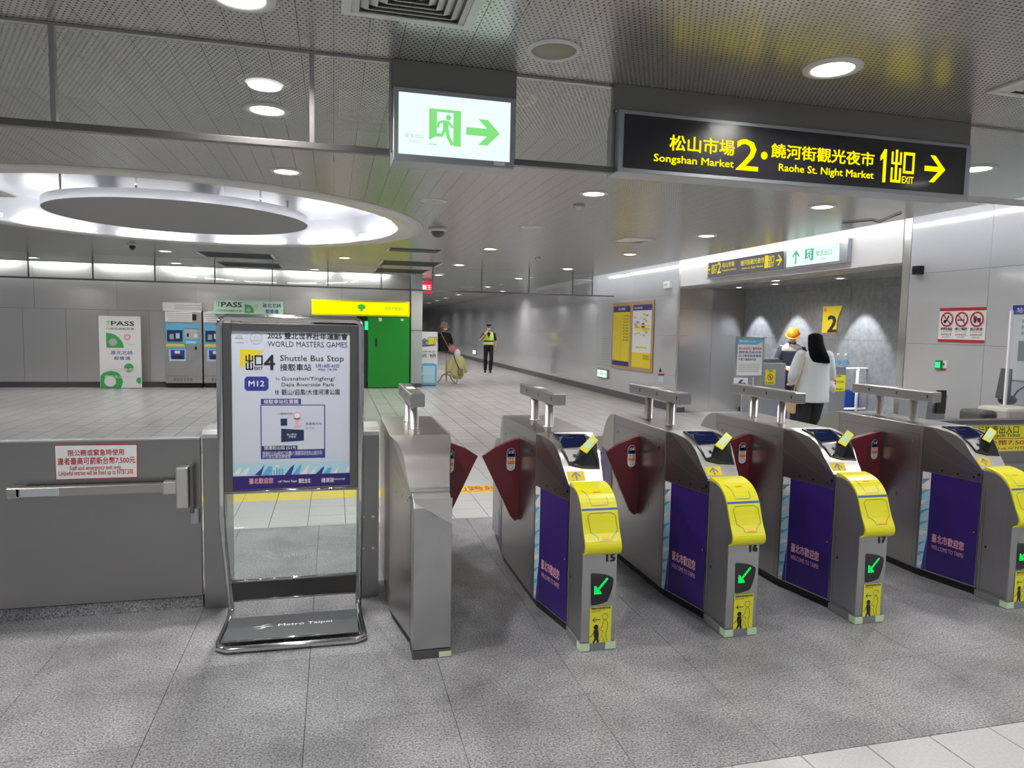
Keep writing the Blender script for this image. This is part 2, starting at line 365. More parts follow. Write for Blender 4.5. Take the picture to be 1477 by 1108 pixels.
# white tiles in the near right corner and, behind the gates, the hall
for i in range(0, 13):
    for j in range(0, 4):
        x0 = 1.142+.3*i-.3; tile('white_tile', 'tile_white', x0, x0+.3, 2.218-.3*(j+1), 2.218-.3*j, .0025)
tile('white_tile_field', 'tile_white', -16, .842, -3.9, 2.218); tile('white_tile_field', 'tile_white', 4.742, 10.9, -3.9, 2.218); tile('white_tile_field', 'tile_white', .842, 4.742, -3.9, 1.018)
for j in range(10):
    y0 = 5.75+.3*j
    for i in range(18):
        x0 = -2.0+.3*i+.093-.3+.2
        mm = 'yellow_tape' if j == 3 else 'tile_white'
        tile('yellow_tile' if j == 3 else 'white_tile', mm, x0, x0+.3, y0, y0+.3, .0025)
XL = -2.0+.093-.3+.2
for j in (0, 1, 2, 3, 4, 5, 6, 7, 8, 9):
    mm = 'yellow_tape' if j == 3 else 'tile_white'
    tile('tile_row', mm, -16, XL, 5.75+.3*j, 6.05+.3*j, .0025); tile('tile_row', mm, XL+5.4, 10.9, 5.75+.3*j, 6.05+.3*j, .0025)
# orange warning print on the yellow row between the first two gates
fc = Face((0, 6.66, .0), (1, 0, 0), (0, 1, 0), floor)
fc.text('請勿跨越', (.98, .06), (1.62, .24), 'red_print', .02); fc.rect((.90, .03), (1.70, .27), 'orange_print', 0); fc.rect((.92, .05), (1.68, .25), 'yellow_tape', 1); fc.done()
# ---- ceiling
ceil = struct('ceiling', 'plenum', MB().box(-12, XE-.25, -4, 62, 3.55, 3.6))
CC = (-1.83, 9.70); RC = 2.66; RD = 1.50; RO = 2.99
sw = .15; k = 0
def strip_poly(x0, x1, y0, y1, name='ceiling_panel'):
    b = MB(); z0 = H; z1 = H+.02
    b.add([(x0, y0, z0), (x1, y0, z0), (x1, y1, z0), (x0, y1, z0), (x0, y0, z1), (x1, y0, z1), (x1, y1, z1), (x0, y1, z1)],
          [(0, 3, 2, 1), (4, 5, 6, 7), (0, 1, 5, 4), (1, 2, 6, 5), (2, 3, 7, 6), (3, 0, 4, 7)])
    b.build(name, 'perforated', ceil, fix=False)
def strip_arc(x0, x1, ya, yb, arc_at_end):
    xs = [x0+(x1-x0)*t/3 for t in range(4)]
    def yc(x, sg): return CC[1]+sg*math.sqrt(max(0, 2.8**2-(x-CC[0])**2))
    if arc_at_end: pts = [(x0, ya), (x1, ya)]+[(x, yc(x, -1)) for x in xs[::-1]]
    else: pts = [(x, yc(x, 1)) for x in xs]+[(x1, yb), (x0, yb)]
    MB().prism([(x, y, H) for x, y in pts], (0, 0, .02)).build('ceiling_panel', 'perforated', ceil)
x = -9.0
while x < XE-.01:
    x0, x1 = x+.0012, min(x+sw, XE)-.0012
    YEND = 17.9 if x < 2.2 else 60
    if max(abs(x0-CC[0]), abs(x1-CC[0])) < 2.79:
        strip_arc(x0, x1, -3, 0, True); strip_arc(x0, x1, 0, YEND, False)
    else: strip_poly(x0, x1, -3, YEND)
    x += sw
for xx in (-9.0,): MB().box(-12, -9, -3, 17.9, H, H+.02).build('ceiling_panel', 'perforated', ceil)
# ---- round light well with its ring, the lit recess and the hanging disc
well = MB(); n = 72
ci = lambda r, z: [(CC[0]+r*cos(2*pi*i/n), CC[1]+r*sin(2*pi*i/n), z) for i in range(n)]
well.rings([ci(RO, H+.012), ci(RO, H-.006), ci(RC, H-.006), ci(RC, H+.012)], closed=True)
trim = struct('trim_1', 'fascia', well)
well = MB(); well.rings([ci(RC+.004, H-.002), ci(RC+.004, H+.38)], cap=False); well.rings([ci(RC+.03, H-.002), ci(RC+.03, H+.38)], cap=False)
well.build('well_side', 'white_metal', trim)
MB().rings([ci(RC+.03, H+.38), ci(RC+.03, H+.41)]).build('well_top', 'white_metal', trim)
for a0 in [i*30+8 for i in range(12)]:
    a1 = a0+22
    MB().tube([(CC[0]+(RC-.10)*cos(radians(a0+(a1-a0)*t/6)), CC[1]+(RC-.10)*sin(radians(a0+(a1-a0)*t/6)), H+.06) for t in range(7)], .018, 8).build('light_tube', 'tube', trim)
sh = MB(); sh.rings([ci(RC, H+.0), ci(RC, H+.03), ci(RC-.16, H+.03), ci(RC-.16, H+.0)], closed=True)
disc = thing('ceiling_disc', 'large round grey metal disc hanging inside the round light well of the ceiling', 'ceiling disc', (CC[0], CC[1], H+.38))
MB().rings([ci(RD, H-.0), ci(RD, H+.10), ci(RD-.05, H+.10)], cap=False).build('rim', 'white_metal', disc)
MB().rings([ci(RD-.004, H+.004), ci(RD-.004, H+.02)]).build('panel', 'disc_grey', disc)
hb = MB()
for k in range(6):
    a = radians(60*k+20); hb = MB().tube([(CC[0]+(RD-.2)*cos(a), CC[1]+(RD-.2)*sin(a), H+.02), (CC[0]+(RD-.2)*cos(a), CC[1]+(RD-.2)*sin(a), H+.38)], .012, 8); hb.build('hanger', 'chrome', disc)
# ---- right wall: enamelled panels, white fascia over the passage, jamb, passage back wall
wr = struct('wall_right', 'plinth_dark', MB().box(XW+.012, XW+.2, -4, 7.02, 0, 3.5))
MB().box(XW+.012, XW+.2, 12.66, 60, 0, 3.5).build('backing', 'plinth_dark', wr)
MB().box(XW+.012, XW+.2, 7.02, 12.66, 2.49, 3.5).build('backing', 'plinth_dark', wr)
rows = (.72, 1.53, 2.34, 3.4)
def wpanel(y0, y1, z0, z1, m='enamel', nm='wall_panel'): MB().box(XW, XW+.014, y0+.002, y1-.002, z0+.002, z1-.002).build(nm, m, wr, bevel=0)
ys = [7.02-.06]+[5.91-1.1*i for i in range(0, 8)]
for a, b in zip(ys[1:], ys[:-1]):
    z = .15
    for z1 in rows: wpanel(a, b, z, z1); z = z1
y = 12.66+.05
while y < 27:
    z = .15
    for z1 in rows: wpanel(y, y+1.1, z, z1); z = z1
    y += 1.1
for z0, z1 in ((.15, .72), (.72, 1.53), (1.53, 2.34), (2.34, 3.4)): wpanel(y, 58, z0, z1)
for a, b in ((7.08, 9.83), (9.83, 12.66)): MB().box(XW-.01, XW+.012, a+.002, b-.002, 2.49, 3.4).build('fascia_panel', 'fascia', wr)
MB().box(XW-.005, XW+.3, 6.965, 7.075, 0, 3.4).build('corner_trim', 'steel_top', wr, .004)
MB().box(XW-.012, XW+.01, 12.64, 12.70, 0, 3.4).build('corner_trim', 'steel_top', wr)
struct('baseboard_right', 'plinth_dark', MB().box(XW-.02, XW+.02, 12.7, 58, 0, .15).box(XW-.02, XW+.02, -3.8, 6.96, 0, .15))
XB = 8.05
jm = struct('wall_jamb', 'wall_steel', MB().box(XW+.2, XB, 12.69, 12.8, 0, 3.0))
for a, b in ((XW+.02, 7.33), (7.33, XB)):
    for z0, z1 in ((.1, 1.53), (1.53, 2.06), (2.06, 2.5)): MB().box(a+.002, b-.002, 12.655, 12.69, z0+.002, z1-.002).build('steel_panel', 'wall_steel', jm)
bw = struct('wall_back', 'plinth_dark', MB().box(XB+.03, XB+.2, 2, 12.8, 0, 2.6))
yy = 12.65
while yy > 3.:
    for z0, z1 in ((.0, .70), (.70, 1.53), (1.53, 2.36), (2.36, 2.6)): MB().box(XB, XB+.03, yy-1.5+.002, yy-.002, z0+.002, z1-.002).build('stone_panel', 'backwall', bw)
    yy -= 1.5
soff = struct('ceiling_passage', 'perforated', MB().box(XW+.012, XB+.2, 2, 12.8, 2.48, 2.52))
MB().box(XW-.004, XW+.25, 7.08, 12.64, 2.455, 2.487).build('soffit_trim', 'steel', soff)
struct('wall_passage_end', 'backwall', MB().box(XW+.3, XB, 1.9, 2.0, 0, 2.5))
# cove over the right wall
cv = struct('ceiling_cove', 'fascia', MB().box(XE-.02, XW+.3, -3, 17.5, 3.42, 3.45))
MB().box(XE, XE+.006, -3, 17.5, H, H+.03).build('cove_lip', 'steel', cv)
MB().box(XE-.3, XE, -3, 62, H+.03, H+.05).build('cove_lip', 'steel', cv)
y = -2.8
while y < 17.2:
    MB().tube([(XE-.03, y, H+.10), (XE-.03, y+1.15, H+.10)], .016, 8).build('cove_tube', 'cove_tube', cv); y += 1.2
MB().box(XE-.02, XW, 17.5, 60, H, H+.02).build('cove_end', 'perforated', cv)
# ---- far wall
fw = struct('wall_far', 'plinth_dark', MB().box(-12, 1.95, YF+.03, YF+.3, 0, 3.4))
xs = [1.05-.9*i for i in range(0, 15)]
for x0 in xs: MB().box(x0+.003, x0+.897, YF, YF+.03, .13, 1.855).build('steel_panel', 'wall_steel', fw)
xs = [.20-1.75*i for i in range(0, 8)]
for x0 in xs: MB().box(x0+.003, x0+1.747, YF+.01, YF+.03, 1.861, 3.35).build('steel_panel', 'wall_steel', fw)
struct('baseboard_far', 'plinth_dark', MB().box(-12, 1.9, YF-.03, YF+.02, 0, .13))
cf = struct('trim_2', 'steel', MB().box(-12, 2.2, 17.9, 17.91, H-.01, H+.03))
x = -11.6
while x < 1.6:
    MB().tube([(x, 17.84, H+.1), (x+1.2, 17.84, H+.1)], .02, 8).build('cove_tube', 'cove_tube', cf); x += 1.48
MB().box(-12, 2.2, 17.9, YF+.3, 3.4, 3.45).build('cove_top', 'fascia', cf)
# pillar end of the far wall and the corridor beyond it
pl = struct('wall_pillar', 'light_grey', MB().box(1.97, 2.26, 18.55, 19.4, 0, 3.4))
MB().box(1.965, 2.265, 18.545, 18.56, 0, .1).build('skirting', 'trim_grey', pl)
MB().box(1.968, 2.262, 18.54, 18.56, 1.5, 1.508).build('joint', 'trim_grey', pl)
struct('wall_corridor', 'enamel', MB().box(2.1, 2.25, 19.4, 60, 0, 3.4))
struct('wall_end', 'mid_grey', MB().box(2.1, XW+.2, 59.5, 60, 0, 3.4))
# ---- smoke curtains: glass sheets under the ceiling
Y1 = 3.56; ZB = 2.448
cur = thing('smoke_curtain', 'near glass smoke curtain under the ceiling with steel rails, holding the two large signs', 'smoke curtain', (0, Y1, H))
mx = [-6.2, -4.94, -3.68, -2.44, -1.187, -.10, .268]
for a, b in zip(mx[:-1], mx[1:]): MB().box(a+.01, b-.01, Y1-.004, Y1+.004, ZB+.03, H-.012).build('glass_sheet', 'glass', cur)
MB().box(.890, 1.432, Y1-.004, Y1+.004, ZB+.03, H-.012).build('glass_sheet', 'glass', cur)
for a, b in ((3.725, 4.9), (4.92, XE)): MB().box(a, b, Y1-.004, Y1+.004, ZB+.03, H-.012).build('glass_sheet', 'glass', cur)
for a in mx[:-1]+[4.91]: MB().box(a-.011, a+.011, Y1-.015, Y1+.015, ZB+.02, H-.01).build('mullion', 'steel', cur)
for a in (.268, .890, 1.430, 3.72): MB().box(a-.008, a+.008, Y1-.012, Y1+.02, ZB+.02, H-.01).build('mullion', 'steel', cur)
for a, b in ((-6.2, .268), (.89, 1.432), (3.72, XE+.2)):
    MB().box(a, b, Y1-.02, Y1+.02, ZB, ZB+.032).build('bottom_rail', 'steel_dark' if b < 1.5 else 'steel', cur, .003)
MB().box(-6.2, XE, Y1-.018, Y1+.01, H-.014, H-.001).build('top_rail', 'steel', cur)
Y2 = 15.8
cur2 = thing('smoke_curtain', 'far glass smoke curtain crossing the hall beyond the round light well', 'smoke curtain', (0, Y2, H))
hx = [-8.1, -6.95, -5.81, -4.675, -3.54, -2.40, -1.262, -.123, 1.014, 2.15, 3.27, 4.39, 5.46, 5.95]
for a, b in zip(hx[:-1], hx[1:]): MB().box(a+.01, b-.01, Y2-.004, Y2+.004, 2.43, H-.005).build('glass_sheet', 'glass', cur2)
for a in hx: MB().box(a-.012, a+.012, Y2-.012, Y2+.012, 2.42, H-.003).build('mullion', 'steel_dark', cur2)
MB().box(-9, XE+.4, Y2-.02, Y2+.02, 2.40, 2.432).build('bottom_rail', 'steel_dark', cur2)
# ================================================================== CEILING FITTINGS
def lamp_proto(r, lit=True):
    t = thing('downlight', 'x', 'downlight', (0, 0, H), 'lit downlights in the perforated ceiling')
    MB().lathe((0, 0, H), [(r*1.45, .001), (r*1.42, -.008), (r*1.06, -.010), (r*1.02, -.002)], cap=False).build('trim_ring', 'lamp_trim', t)
    MB().lathe((0, 0, H), [(r*.001, -.004), (r*1.03, -.004), (r*1.03, -.002), (r*.001, -.002)]).build('lens', 'lamp' if lit else 'off_lens', t)
    return t
lp = lamp_proto(.095)
lamps = [(2.333, 3.01, 'lit downlight right of centre at the top, before the near glass curtain'), (-.358, 3.05, 'lit downlight cut off by the top edge of the picture'),
 (-.389, 4.57, 'lit downlight just behind the near glass curtain on the left'), (-.388, 6.329, 'lit downlight between the near glass curtain and the round light well'),
 (2.38, 6.35, 'lit downlight in the hall ceiling midway between the two large signs'), (4.775, 6.2, 'lit downlight just under the black directional sign at the right'),
 (4.746, 4.42, 'lit downlight beside the right end of the black directional sign'), (4.835, 8.58, 'lit downlight in front of the fascia signs over the passage')]
for lx, ly in ((4.85, 11.13), (2.48, 11.34), (2.52, 14.5), (2.54, 17.57), (4.85, 14.39), (4.65, 17.72), (4.73, 21.89), (5.765, 24.19), (4.78, 24.88), (2.6, 21.5), (2.6, 25), (4.84, 27.9), (4.9, 31.5), (5.0, 35), (5.08, 38.8), (-6.17, 17.0), (-3.38, 17.0), (-.437, 17.3)):
    lamps.append((lx, ly, None))
o_ = ('nearest', 'second', 'third', 'fourth', 'fifth', 'sixth', 'seventh', 'eighth')
FARL = {p: 'small lit downlight, %s of those going back beside the right wall' % o_[i] for i, p in enumerate(((4.85, 11.13), (4.85, 14.39), (4.65, 17.72), (4.73, 21.89), (4.78, 24.88), (4.84, 27.9), (4.9, 31.5), (5.0, 35)))}
FARL.update({p: 'small lit downlight, %s of the middle row beyond the light well' % o_[i] for i, p in enumerate(((2.48, 11.34), (2.52, 14.5), (2.54, 17.57), (2.6, 21.5), (2.6, 25)))})
FARL.update({(5.765, 24.19): 'small lit downlight set closest to the corridor wall', (5.08, 38.8): 'farthest small lit downlight in the corridor', (-6.17, 17.0): 'lit downlight near the far wall at the left edge of the picture', (-3.38, 17.0): 'lit downlight near the far wall above the ticket machines', (-.437, 17.3): 'lit downlight near the far wall above the lit yellow header'})
lamps += [(2.6, 29, None), (2.6, 33, None), (2.6, 38, None), (4.7, 43, None), (3.6, 48, None), (4.5, 54, None)]  # downlights added to brighten the dark end of the corridor
lamps += [(-3.0, 4.5, None), (-5.6, 4.5, None), (-6.2, 8.5, None), (-5.6, 6.3, None), (4.75, 2.0, None), (2.35, .9, None), (-.4, .9, None), (-3.0, 1.2, None), (4.75, .2, None), (-3., 14.2, None), (.2, 14.0, None), (-5.8, 13.2, None)]  # unseen downlights added to the rows for the light they give
def light(nm, loc, watt, size, col=(1, .97, .93), spread=150, parent=None):
    L = bpy.data.lights.new(nm, 'AREA'); L.shape = 'DISK'; L.size = size; L.energy = watt; L.color = col; L.spread = radians(spread)
    o = bpy.data.objects.new(nm, L); COL.objects.link(o); o.location = loc
    if parent is not None: o.parent = parent; o.location = Vector(loc)-ORG[parent.name]
    return o
for i, (lx, ly, lab) in enumerate(lamps):
    t = lp if i == 0 else copy_tree(lp)
    t.location = (lx, ly, H-.001)
    t['label'] = lab or FARL.get((lx, ly), 'added downlight in the ceiling rows, put in for its light')
    if True:
        L = light('lamp_light', (lx, ly, H-.02), CEIL_W, .17)
        t['group'] = 'lit downlights in the perforated ceiling'
        L.parent = t; L.location = (0, 0, -.02)
off = lamp_proto(.10, False); off.location = (.99, 7.29, H); off['label'] = 'unlit round downlight in front of the right edge of the light well'; off['group'] = 'unlit downlights'
o2 = copy_tree(off); o2.location = (2.412, 8.67, H); o2['label'] = 'unlit round downlight beyond the smoke detector in the hall ceiling'
# ceiling loudspeaker
sp = thing('ceiling_speaker', 'round ceiling loudspeaker with olive grille between the two large signs', 'speaker', (.985, 3.2, H))
MB().lathe((.985, 3.2, H), [(.125, .0), (.122, -.010), (.106, -.010), (.103, -.002)], 32, cap=False).build('rim', 'lamp_trim', sp)
MB().lathe((.985, 3.2, H), [(.001, -.004), (.105, -.004), (.105, .0)], 32).build('grille', 'speaker_grille', sp)
# air diffusers: square frame with nested rings
def diffuser(c, s, lab, n=6):
    t = thing('air_diffuser', lab, 'air diffuser', (c[0], c[1], H))
    sq = lambda r, z: [(c[0]+a*r, c[1]+b_*r, z) for a, b_ in ((-1, -1), (1, -1), (1, 1), (-1, 1))]
    MB().rings([sq(s, H), sq(s, H-.012), sq(s*.86, H-.014), sq(s*.86, H)], closed=True, smooth=False).build('frame', 'lamp_trim', t)
    MB().rings([sq(s*.86, H-.002), sq(s*.86, H-.001)]).build('back', 'mid_grey', t)
    for k in range(n):
        r = s*.86*(1-k/(n+.6)); r2 = r-s*.115
        MB().rings([sq(r, H-.003), sq(r, H-.006), sq(r2, H-.026), sq(r2, H-.022)], closed=True, smooth=False).build('louvre', 'lamp_trim', t)
    return t
diffuser((.30, 2.80), .27, 'square louvred air diffuser at the top edge beside the lit exit sign')
diffuser((3.57, 2.78), .27, 'square louvred air diffuser at the right edge of the picture')
diffuser((-3.5, 8.35), .25, 'square air diffuser at the left end of the round light well')
diffuser((4.14, 9.36), .22, 'square air diffuser in the hall ceiling left of the passage signs')
d5 = diffuser((.27, 8.5), .2, 'square air diffuser at the right inside edge of the light well'); d5.location = (.27, 8.95, H+.36)
# long dark return grilles
def grille(x0, x1, y0, y1, lab):
    t = thing('return_grille', lab, 'air grille', ((x0+x1)/2, (y0+y1)/2, H))
    box('recess', 'steel_dark', t, x0, x1, y0, y1, H-.006, H-.001)
    n = 6
    for k in range(n):
        ya = y0+(y1-y0)*(k+.5)/n; MB().box(x0+.02, x1-.02, ya-.02, ya+.02, H-.014, H-.006).build('louvre', 'trim_grey', t)
    for a in ((x0-.04, x0, y0-.04, y1+.04), (x1, x1+.04, y0-.04, y1+.04)): MB().box(*a, H-.012, H-.001).build('edge_frame', 'lamp_trim', t)
grille(-2.42, -1.15, 14.0, 15.0, 'long dark return air grille left of the yellow kiosk, nearer one'); grille(-2.42, -1.15, 16.2, 17.3, 'long dark return air grille left of the yellow kiosk, beyond the glass curtain')
grille(.95, 2.1, 14.2, 15.2, 'long dark return air grille above the yellow kiosk sign, middle one'); grille(.95, 2.1, 16.2, 17.3, 'long dark return air grille above the yellow kiosk sign, farthest one')
grille(.9, 1.75, 11.9, 12.3, 'narrow dark return air grille at the right end of the light well')
def detector(p, lab, nm='smoke_detector', cat='smoke detector', r=.06):
    t = thing(nm, lab, cat, (p[0], p[1], H))
    MB().lathe((p[0], p[1], H), [(r, .0), (r, -.012), (r*.8, -.02)], 20).build('base', 'beige', t)
    MB().lathe((p[0], p[1], H), [(r*.55, -.018), (r*.5, -.04), (r*.2, -.046)], 16).build('sensor', 'lamp_trim', t)
detector((2.46, 7.0), 'small cream smoke detector beyond the lit exit sign'); detector((3.6, 12.4), 'small cream smoke detector far along the hall ceiling')
dc = thing('dome_camera', 'white dome camera on the ceiling beside the right edge of the light well', 'camera', (1.326, 9.3, H))
MB().lathe((1.326, 9.3, H), [(.13, 0), (.13, -.03), (.11, -.04)], 24).build('base', 'lamp_trim', dc); MB().ell((1.326, 9.3, H-.04), .09, .09, .08).build('dome', 'trim_grey', dc)
dc = thing('dome_camera', 'black dome camera under the ceiling left of the dark return grilles', 'camera', (-3.3, 13.2, H))
MB().lathe((-3.3, 13.2, H), [(.09, 0), (.09, -.02)], 20).build('base', 'lamp_trim', dc); MB().ell((-3.3, 13.2, H-.04), .05, .05, .06).build('dome', 'black_gloss', dc)
# passage spotlights that wash the stone wall
for i, yy in enumerate((12.1, 10.95, 9.3, 7.9)):
    t = thing('wall_washer', ('small spotlight in the passage ceiling, %s' % ('nearest the steel jamb', 'above the hard hat worker', 'right of the numbered sign', 'nearest the passage corner')[i]), 'spotlight', (7.55, yy, 2.48))
    MB().lathe((7.55, yy, 2.48), [(.08, 0), (.08, -.006), (.05, -.006), (.05, 0)], 20, cap=False).build('trim_ring', 'lamp_trim', t)
    MB().lathe((7.55, yy, 2.478), [(.001, 0), (.05, 0), (.05, -.002)], 16).build('lens', 'lamp', t)
    L = bpy.data.lights.new('spot', 'SPOT'); L.energy = 170; L.spot_size = radians(62); L.spot_blend = .35; L.shadow_soft_size = .03; L.color = (.93, .97, 1)
    o = bpy.data.objects.new('spot_light', L); COL.objects.link(o); o.parent = t; o.location = (0, 0, -.03); o.rotation_euler = (0, radians(-14), 0)
for yy in (10.2, 7.2): 
    t = thing('passage_downlight', 'round downlight in the passage ceiling, '+('far one' if yy > 9 else 'near one'), 'downlight', (7.0, yy, 2.48))
    MB().lathe((7.0, yy, 2.478), [(.001, 0), (.09, 0), (.09, -.004)], 20).build('lens', 'lamp', t)
    L = light('lamp_light', (7.0, yy, 2.45), 28, .17, parent=t)
# ================================================================== TICKET GATES
GY = 3.18; GL = 2.09
YC = [(.24, .822), (.20, .819), (.15, .806), (.11, .785), (.075, .752), (.05, .71), (.032, .66), (.012, .61), (-.008, .575), (-.018, .55), (-.017, .53), (-.006, .512), (.016, .500)]
HC = [(.262, .80), (.29, .835), (.33, .882), (.36, .925), (.385, .953), (.42, .978), (.47, .998), (.55, 1.012), (.64, 1.02)]
def spline(P, k=4):
    r = []
    for i in range(len(P)-1):
        p0, p1, p2, p3 = P[max(i-1, 0)], P[i], P[i+1], P[min(i+2, len(P)-1)]
        for j in range(k):
            t = j/k; r.append(tuple(.5*(2*p1[a]+(p2[a]-p0[a])*t+(2*p0[a]-5*p1[a]+4*p2[a]-p3[a])*t*t+(3*p1[a]-p0[a]-3*p2[a]+p3[a])*t**3) for a in (0, 1)))
    return r+[P[-1]]
HC = spline(HC, 3); YC = spline(YC, 2)
RC2 = [(1.45, 1.02), (1.56, 1.008), (1.64, .985), (1.71, .945), (1.77, .895), (1.82, .84), (1.85, .80)]
def HW(yy):   # half width of the body along its length
    y = yy-GY
    if y < .24: return .0925
    if y < .64: return .0925+.0735*(y-.24)/.40
    if y < 1.45: return .166
    if y < 1.85: return .166-.0735*(y-1.45)/.40
    return .0925
def build_gate(cx, full=True):
    if full: t = thing('ticket_gate', 'x', 'ticket gate', (cx, GY, 0), 'ticket gates in a row')
    else: t = thing('gate_cabinet', 'plain steel end cabinet of the gate row with one maroon flap, no reader', 'ticket gate', (cx, GY, 0))
    W = lambda poly: [(y+GY, z) for y, z in poly]
    L = lambda y: cx-HW(y); R = lambda y: cx+HW(y)
    fy = .03 if full else .12
    if full: col = [(fy, .045), (fy, .50), (.0, .52), (-.008, .55), (.004, .58), (.024, .62), (.044, .67), (.062, .715), (.09, .752), (.13, .785), (.18, .80), (.24, .80), (.24, .045)]
    else: col = [(fy, .045), (fy, .70), (.13, .745), (.16, .78), (.20, .797), (.24, .80), (.24, .045)]
    MB().prism_x(W(col), L, R).build('front_column', 'steel_soft', t, .004)
    hood = [(.242, .05), (.242, .80)]+HC+[(.64, .05)]
    MB().prism_x(W(hood), L, R).build('hood', 'steel', t, .003)
    MB().prism_x(W([(.642, .05), (.642, 1.02), (1.448, 1.02), (1.448, .05)]), L, R).build('cabinet_body', 'steel', t, .004)
    MB().prism_x(W([(1.45, .05)]+RC2+[(1.85, .05)]), L, R).build('rear_hood', 'steel', t, .003)
    MB().prism_x(W([(1.852, .045), (1.852, .80), (1.95, .785), (2.01, .75), (2.045, .70), (2.06, .64), (2.06, .045)]), L, R).build('rear_column', 'steel_soft', t, .004)
    # recessed plinth
    MB().prism_x(W([(fy+.02, 0), (fy+.02, .05), (.25, .05), (.25, 0)]), lambda y: cx-.083, lambda y: cx+.083).prism_x(W([(.26, 0), (.26, .05), (.64, .05), (.64, 0)]), lambda y: cx-HW(y)+.02, lambda y: cx+HW(y)-.02).prism_x(W([(.64, 0), (.64, .05), (1.45, .05), (1.45, 0)]), cx-.146, cx+.146).prism_x(W([(1.45, 0), (1.45, .05), (2.04, .05), (2.04, 0)]), lambda y: cx-HW(y)+.02, lambda y: cx+HW(y)-.02).build('plinth', 'black', t, kind='stuff')
    # foot with luminous corner tape
    MB().box(cx-.094, cx+.094, GY+fy-.004, GY+.25, 0, .043).build('foot', 'mid_grey' if full else 'steel_dark', t, .002)
    if full:
        for a, b in ((cx-.0955, cx-.045), (cx+.04, cx+.0955)):
            MB().box(a, b, GY+fy-.0058, GY+fy+.045 if a < cx-.05 else GY+fy+.01, .004, .041).build('glow_tape', 'glow_tape', t)
    else: MB().box(cx+.035, cx+.0955, GY+fy-.0058, GY+fy+.03, .004, .030).build('glow_tape', 'glow_tape', t)
    # sensor beam on two posts
    bx = cx-.01
    MB().box(bx-.04, bx+.04, GY+.71, GY+1.47, 1.168, 1.24).build('sensor_beam', 'steel', t, .006)
    for py_ in (.90, 1.22): MB().lathe((bx, GY+py_, 1.02), [(.036, .0), (.036, .004), (.027, .006), (.027, .149)], 20).build('post', 'steel_top', t)
    for k in range(3): MB().box(bx-.0415, bx-.039, GY+.745+.27*k, GY+.755+.27*k, 1.196, 1.218).build('sensor_window', 'black_gloss', t)
    MB().box(bx-.025, bx+.025, GY+1.05, GY+1.19, 1.2402, 1.2412).build('sticker', 'paper', t)
    # side doors and seams, both sides
    for sg in (-1, 1):
        def SF(ya, yb):   # face of a side stretch, right-hand U chosen so the normal points outward
            A = Vector((cx+sg*HW(GY+ya), GY+ya, 0)); B = Vector((cx+sg*HW(GY+yb), GY+yb, 0))
            return (Face(B, A-B, (0, 0, 1), t), (A-B).length) if sg < 0 else (Face(A, B-A, (0, 0, 1), t), (B-A).length)
        f, ln = SF(.642, 1.448)
        f.line([(.03, .08), (.03, .955), (ln-.03, .955), (ln-.03, .08)], .003, 'steel_dark', 1, 'seam')
        for u in (.08, ln-.08): f.circ((u, .905), .009, 'chrome', 2, 'lock'); f.circ((u, .905), .004, 'black', 3, 'lock')
        for u in (.12, ln-.2): f.rect((u, .50), (u+.006, .53), 'black', 2, 'slot')
        f.done()
        f, ln = SF(.242, .638)
        uu = (lambda y: (.638-y)) if sg < 0 else (lambda y: (y-.242))
        uu = (lambda y: ln*(.638-y)/.396) if sg < 0 else (lambda y: ln*(y-.242)/.396)
        f.line([(uu(.635), .88), (uu(.40), .80), (uu(.31), .775)], .003, 'steel_top', 1, 'seam')
        f.line([(uu(.640), .05), (uu(.640), 1.01)], .003, 'steel_dark', 1, 'seam')
        f.line([(uu(.246), .06), (uu(.246), .78)], .004, 'steel_dark', 1, 'seam')
        for y in (.50, .40, .30): f.circ((uu(y), .745), .006, 'black', 1, 'screw')
        f.circ((uu(.27), .765), .010, 'chrome', 1, 'lock'); f.circ((uu(.27), .765), .005, 'black', 2, 'lock')
        if full:
            a, b = (.012, ln-.012)
            f.rect((a-.004, .056), (b+.004, .722), 'steel_top', 0, 'advert_frame')
            f.rect((a, .06), (b, .717), 'purple', 1, 'advert_panel')
            s0 = a
            f.rect((s0, .06), (s0+.058, .717), 'pale_blue', 2, 'advert_art')
            rnd = random.Random(3)
            for k in range(9):
                z = .07+k*.07; f.poly([(s0+.002, z), (s0+.056, z+.03+.03*rnd.random()), (s0+.056, z+.045), (s0+.002, z+.02+.02*rnd.random())], 'sky_print' if k % 3 else 'white_print', 3, 'advert_art')
            f.rect((s0, .60), (s0+.058, .717), 'white_print', 3, 'advert_art')
            f.poly([(s0+.03, .06), (s0+.058, .06), (s0+.058, .30)], 'navy', 4, 'advert_art')
            w_ = b-a
            f.text('臺北市歡迎您', (a+w_*.24, .262), (a+w_*.80, .318), 'pink_print', .03, 3)
            f.text('WELCOME TO TAIPEI', (a+w_*.24, .216), (a+w_*.80, .243), 'pink_print', .0, 3)
            f.circ((a+w_*.945, .40), .011, 'chrome', 3, 'lock'); f.circ((a+w_*.945, .40), .0055, 'mid_grey', 4, 'lock')
            f.done()
        f.done()
        if full:
            f, ln = SF(1.452, 1.848)
            f.rect((.012, .06), (ln-.012, .72), 'purple', 1, 'rear_advert_panel')
            f.text('WELCOME TO TAIPEI', (.06, .30), (ln-.06, .35), 'white_print', .01, 2); f.text('臺北市歡迎您', (.06, .37), (ln-.06, .45), 'white_print', .02, 2)
            f.done()
    # front column side hatch
    f = Face((cx-.0925, GY+.235, 0), (0, -1, 0), (0, 0, 1), t)
    f.line([(.015, .06), (.015, .70)], .0025, 'steel_dark', 1, 'seam'); f.line([(.015, .06), (.195 if full else .11, .06)], .0025, 'steel_dark', 1, 'seam')
    f.circ((.04, .33), .008, 'black', 1, 'lock'); f.done()
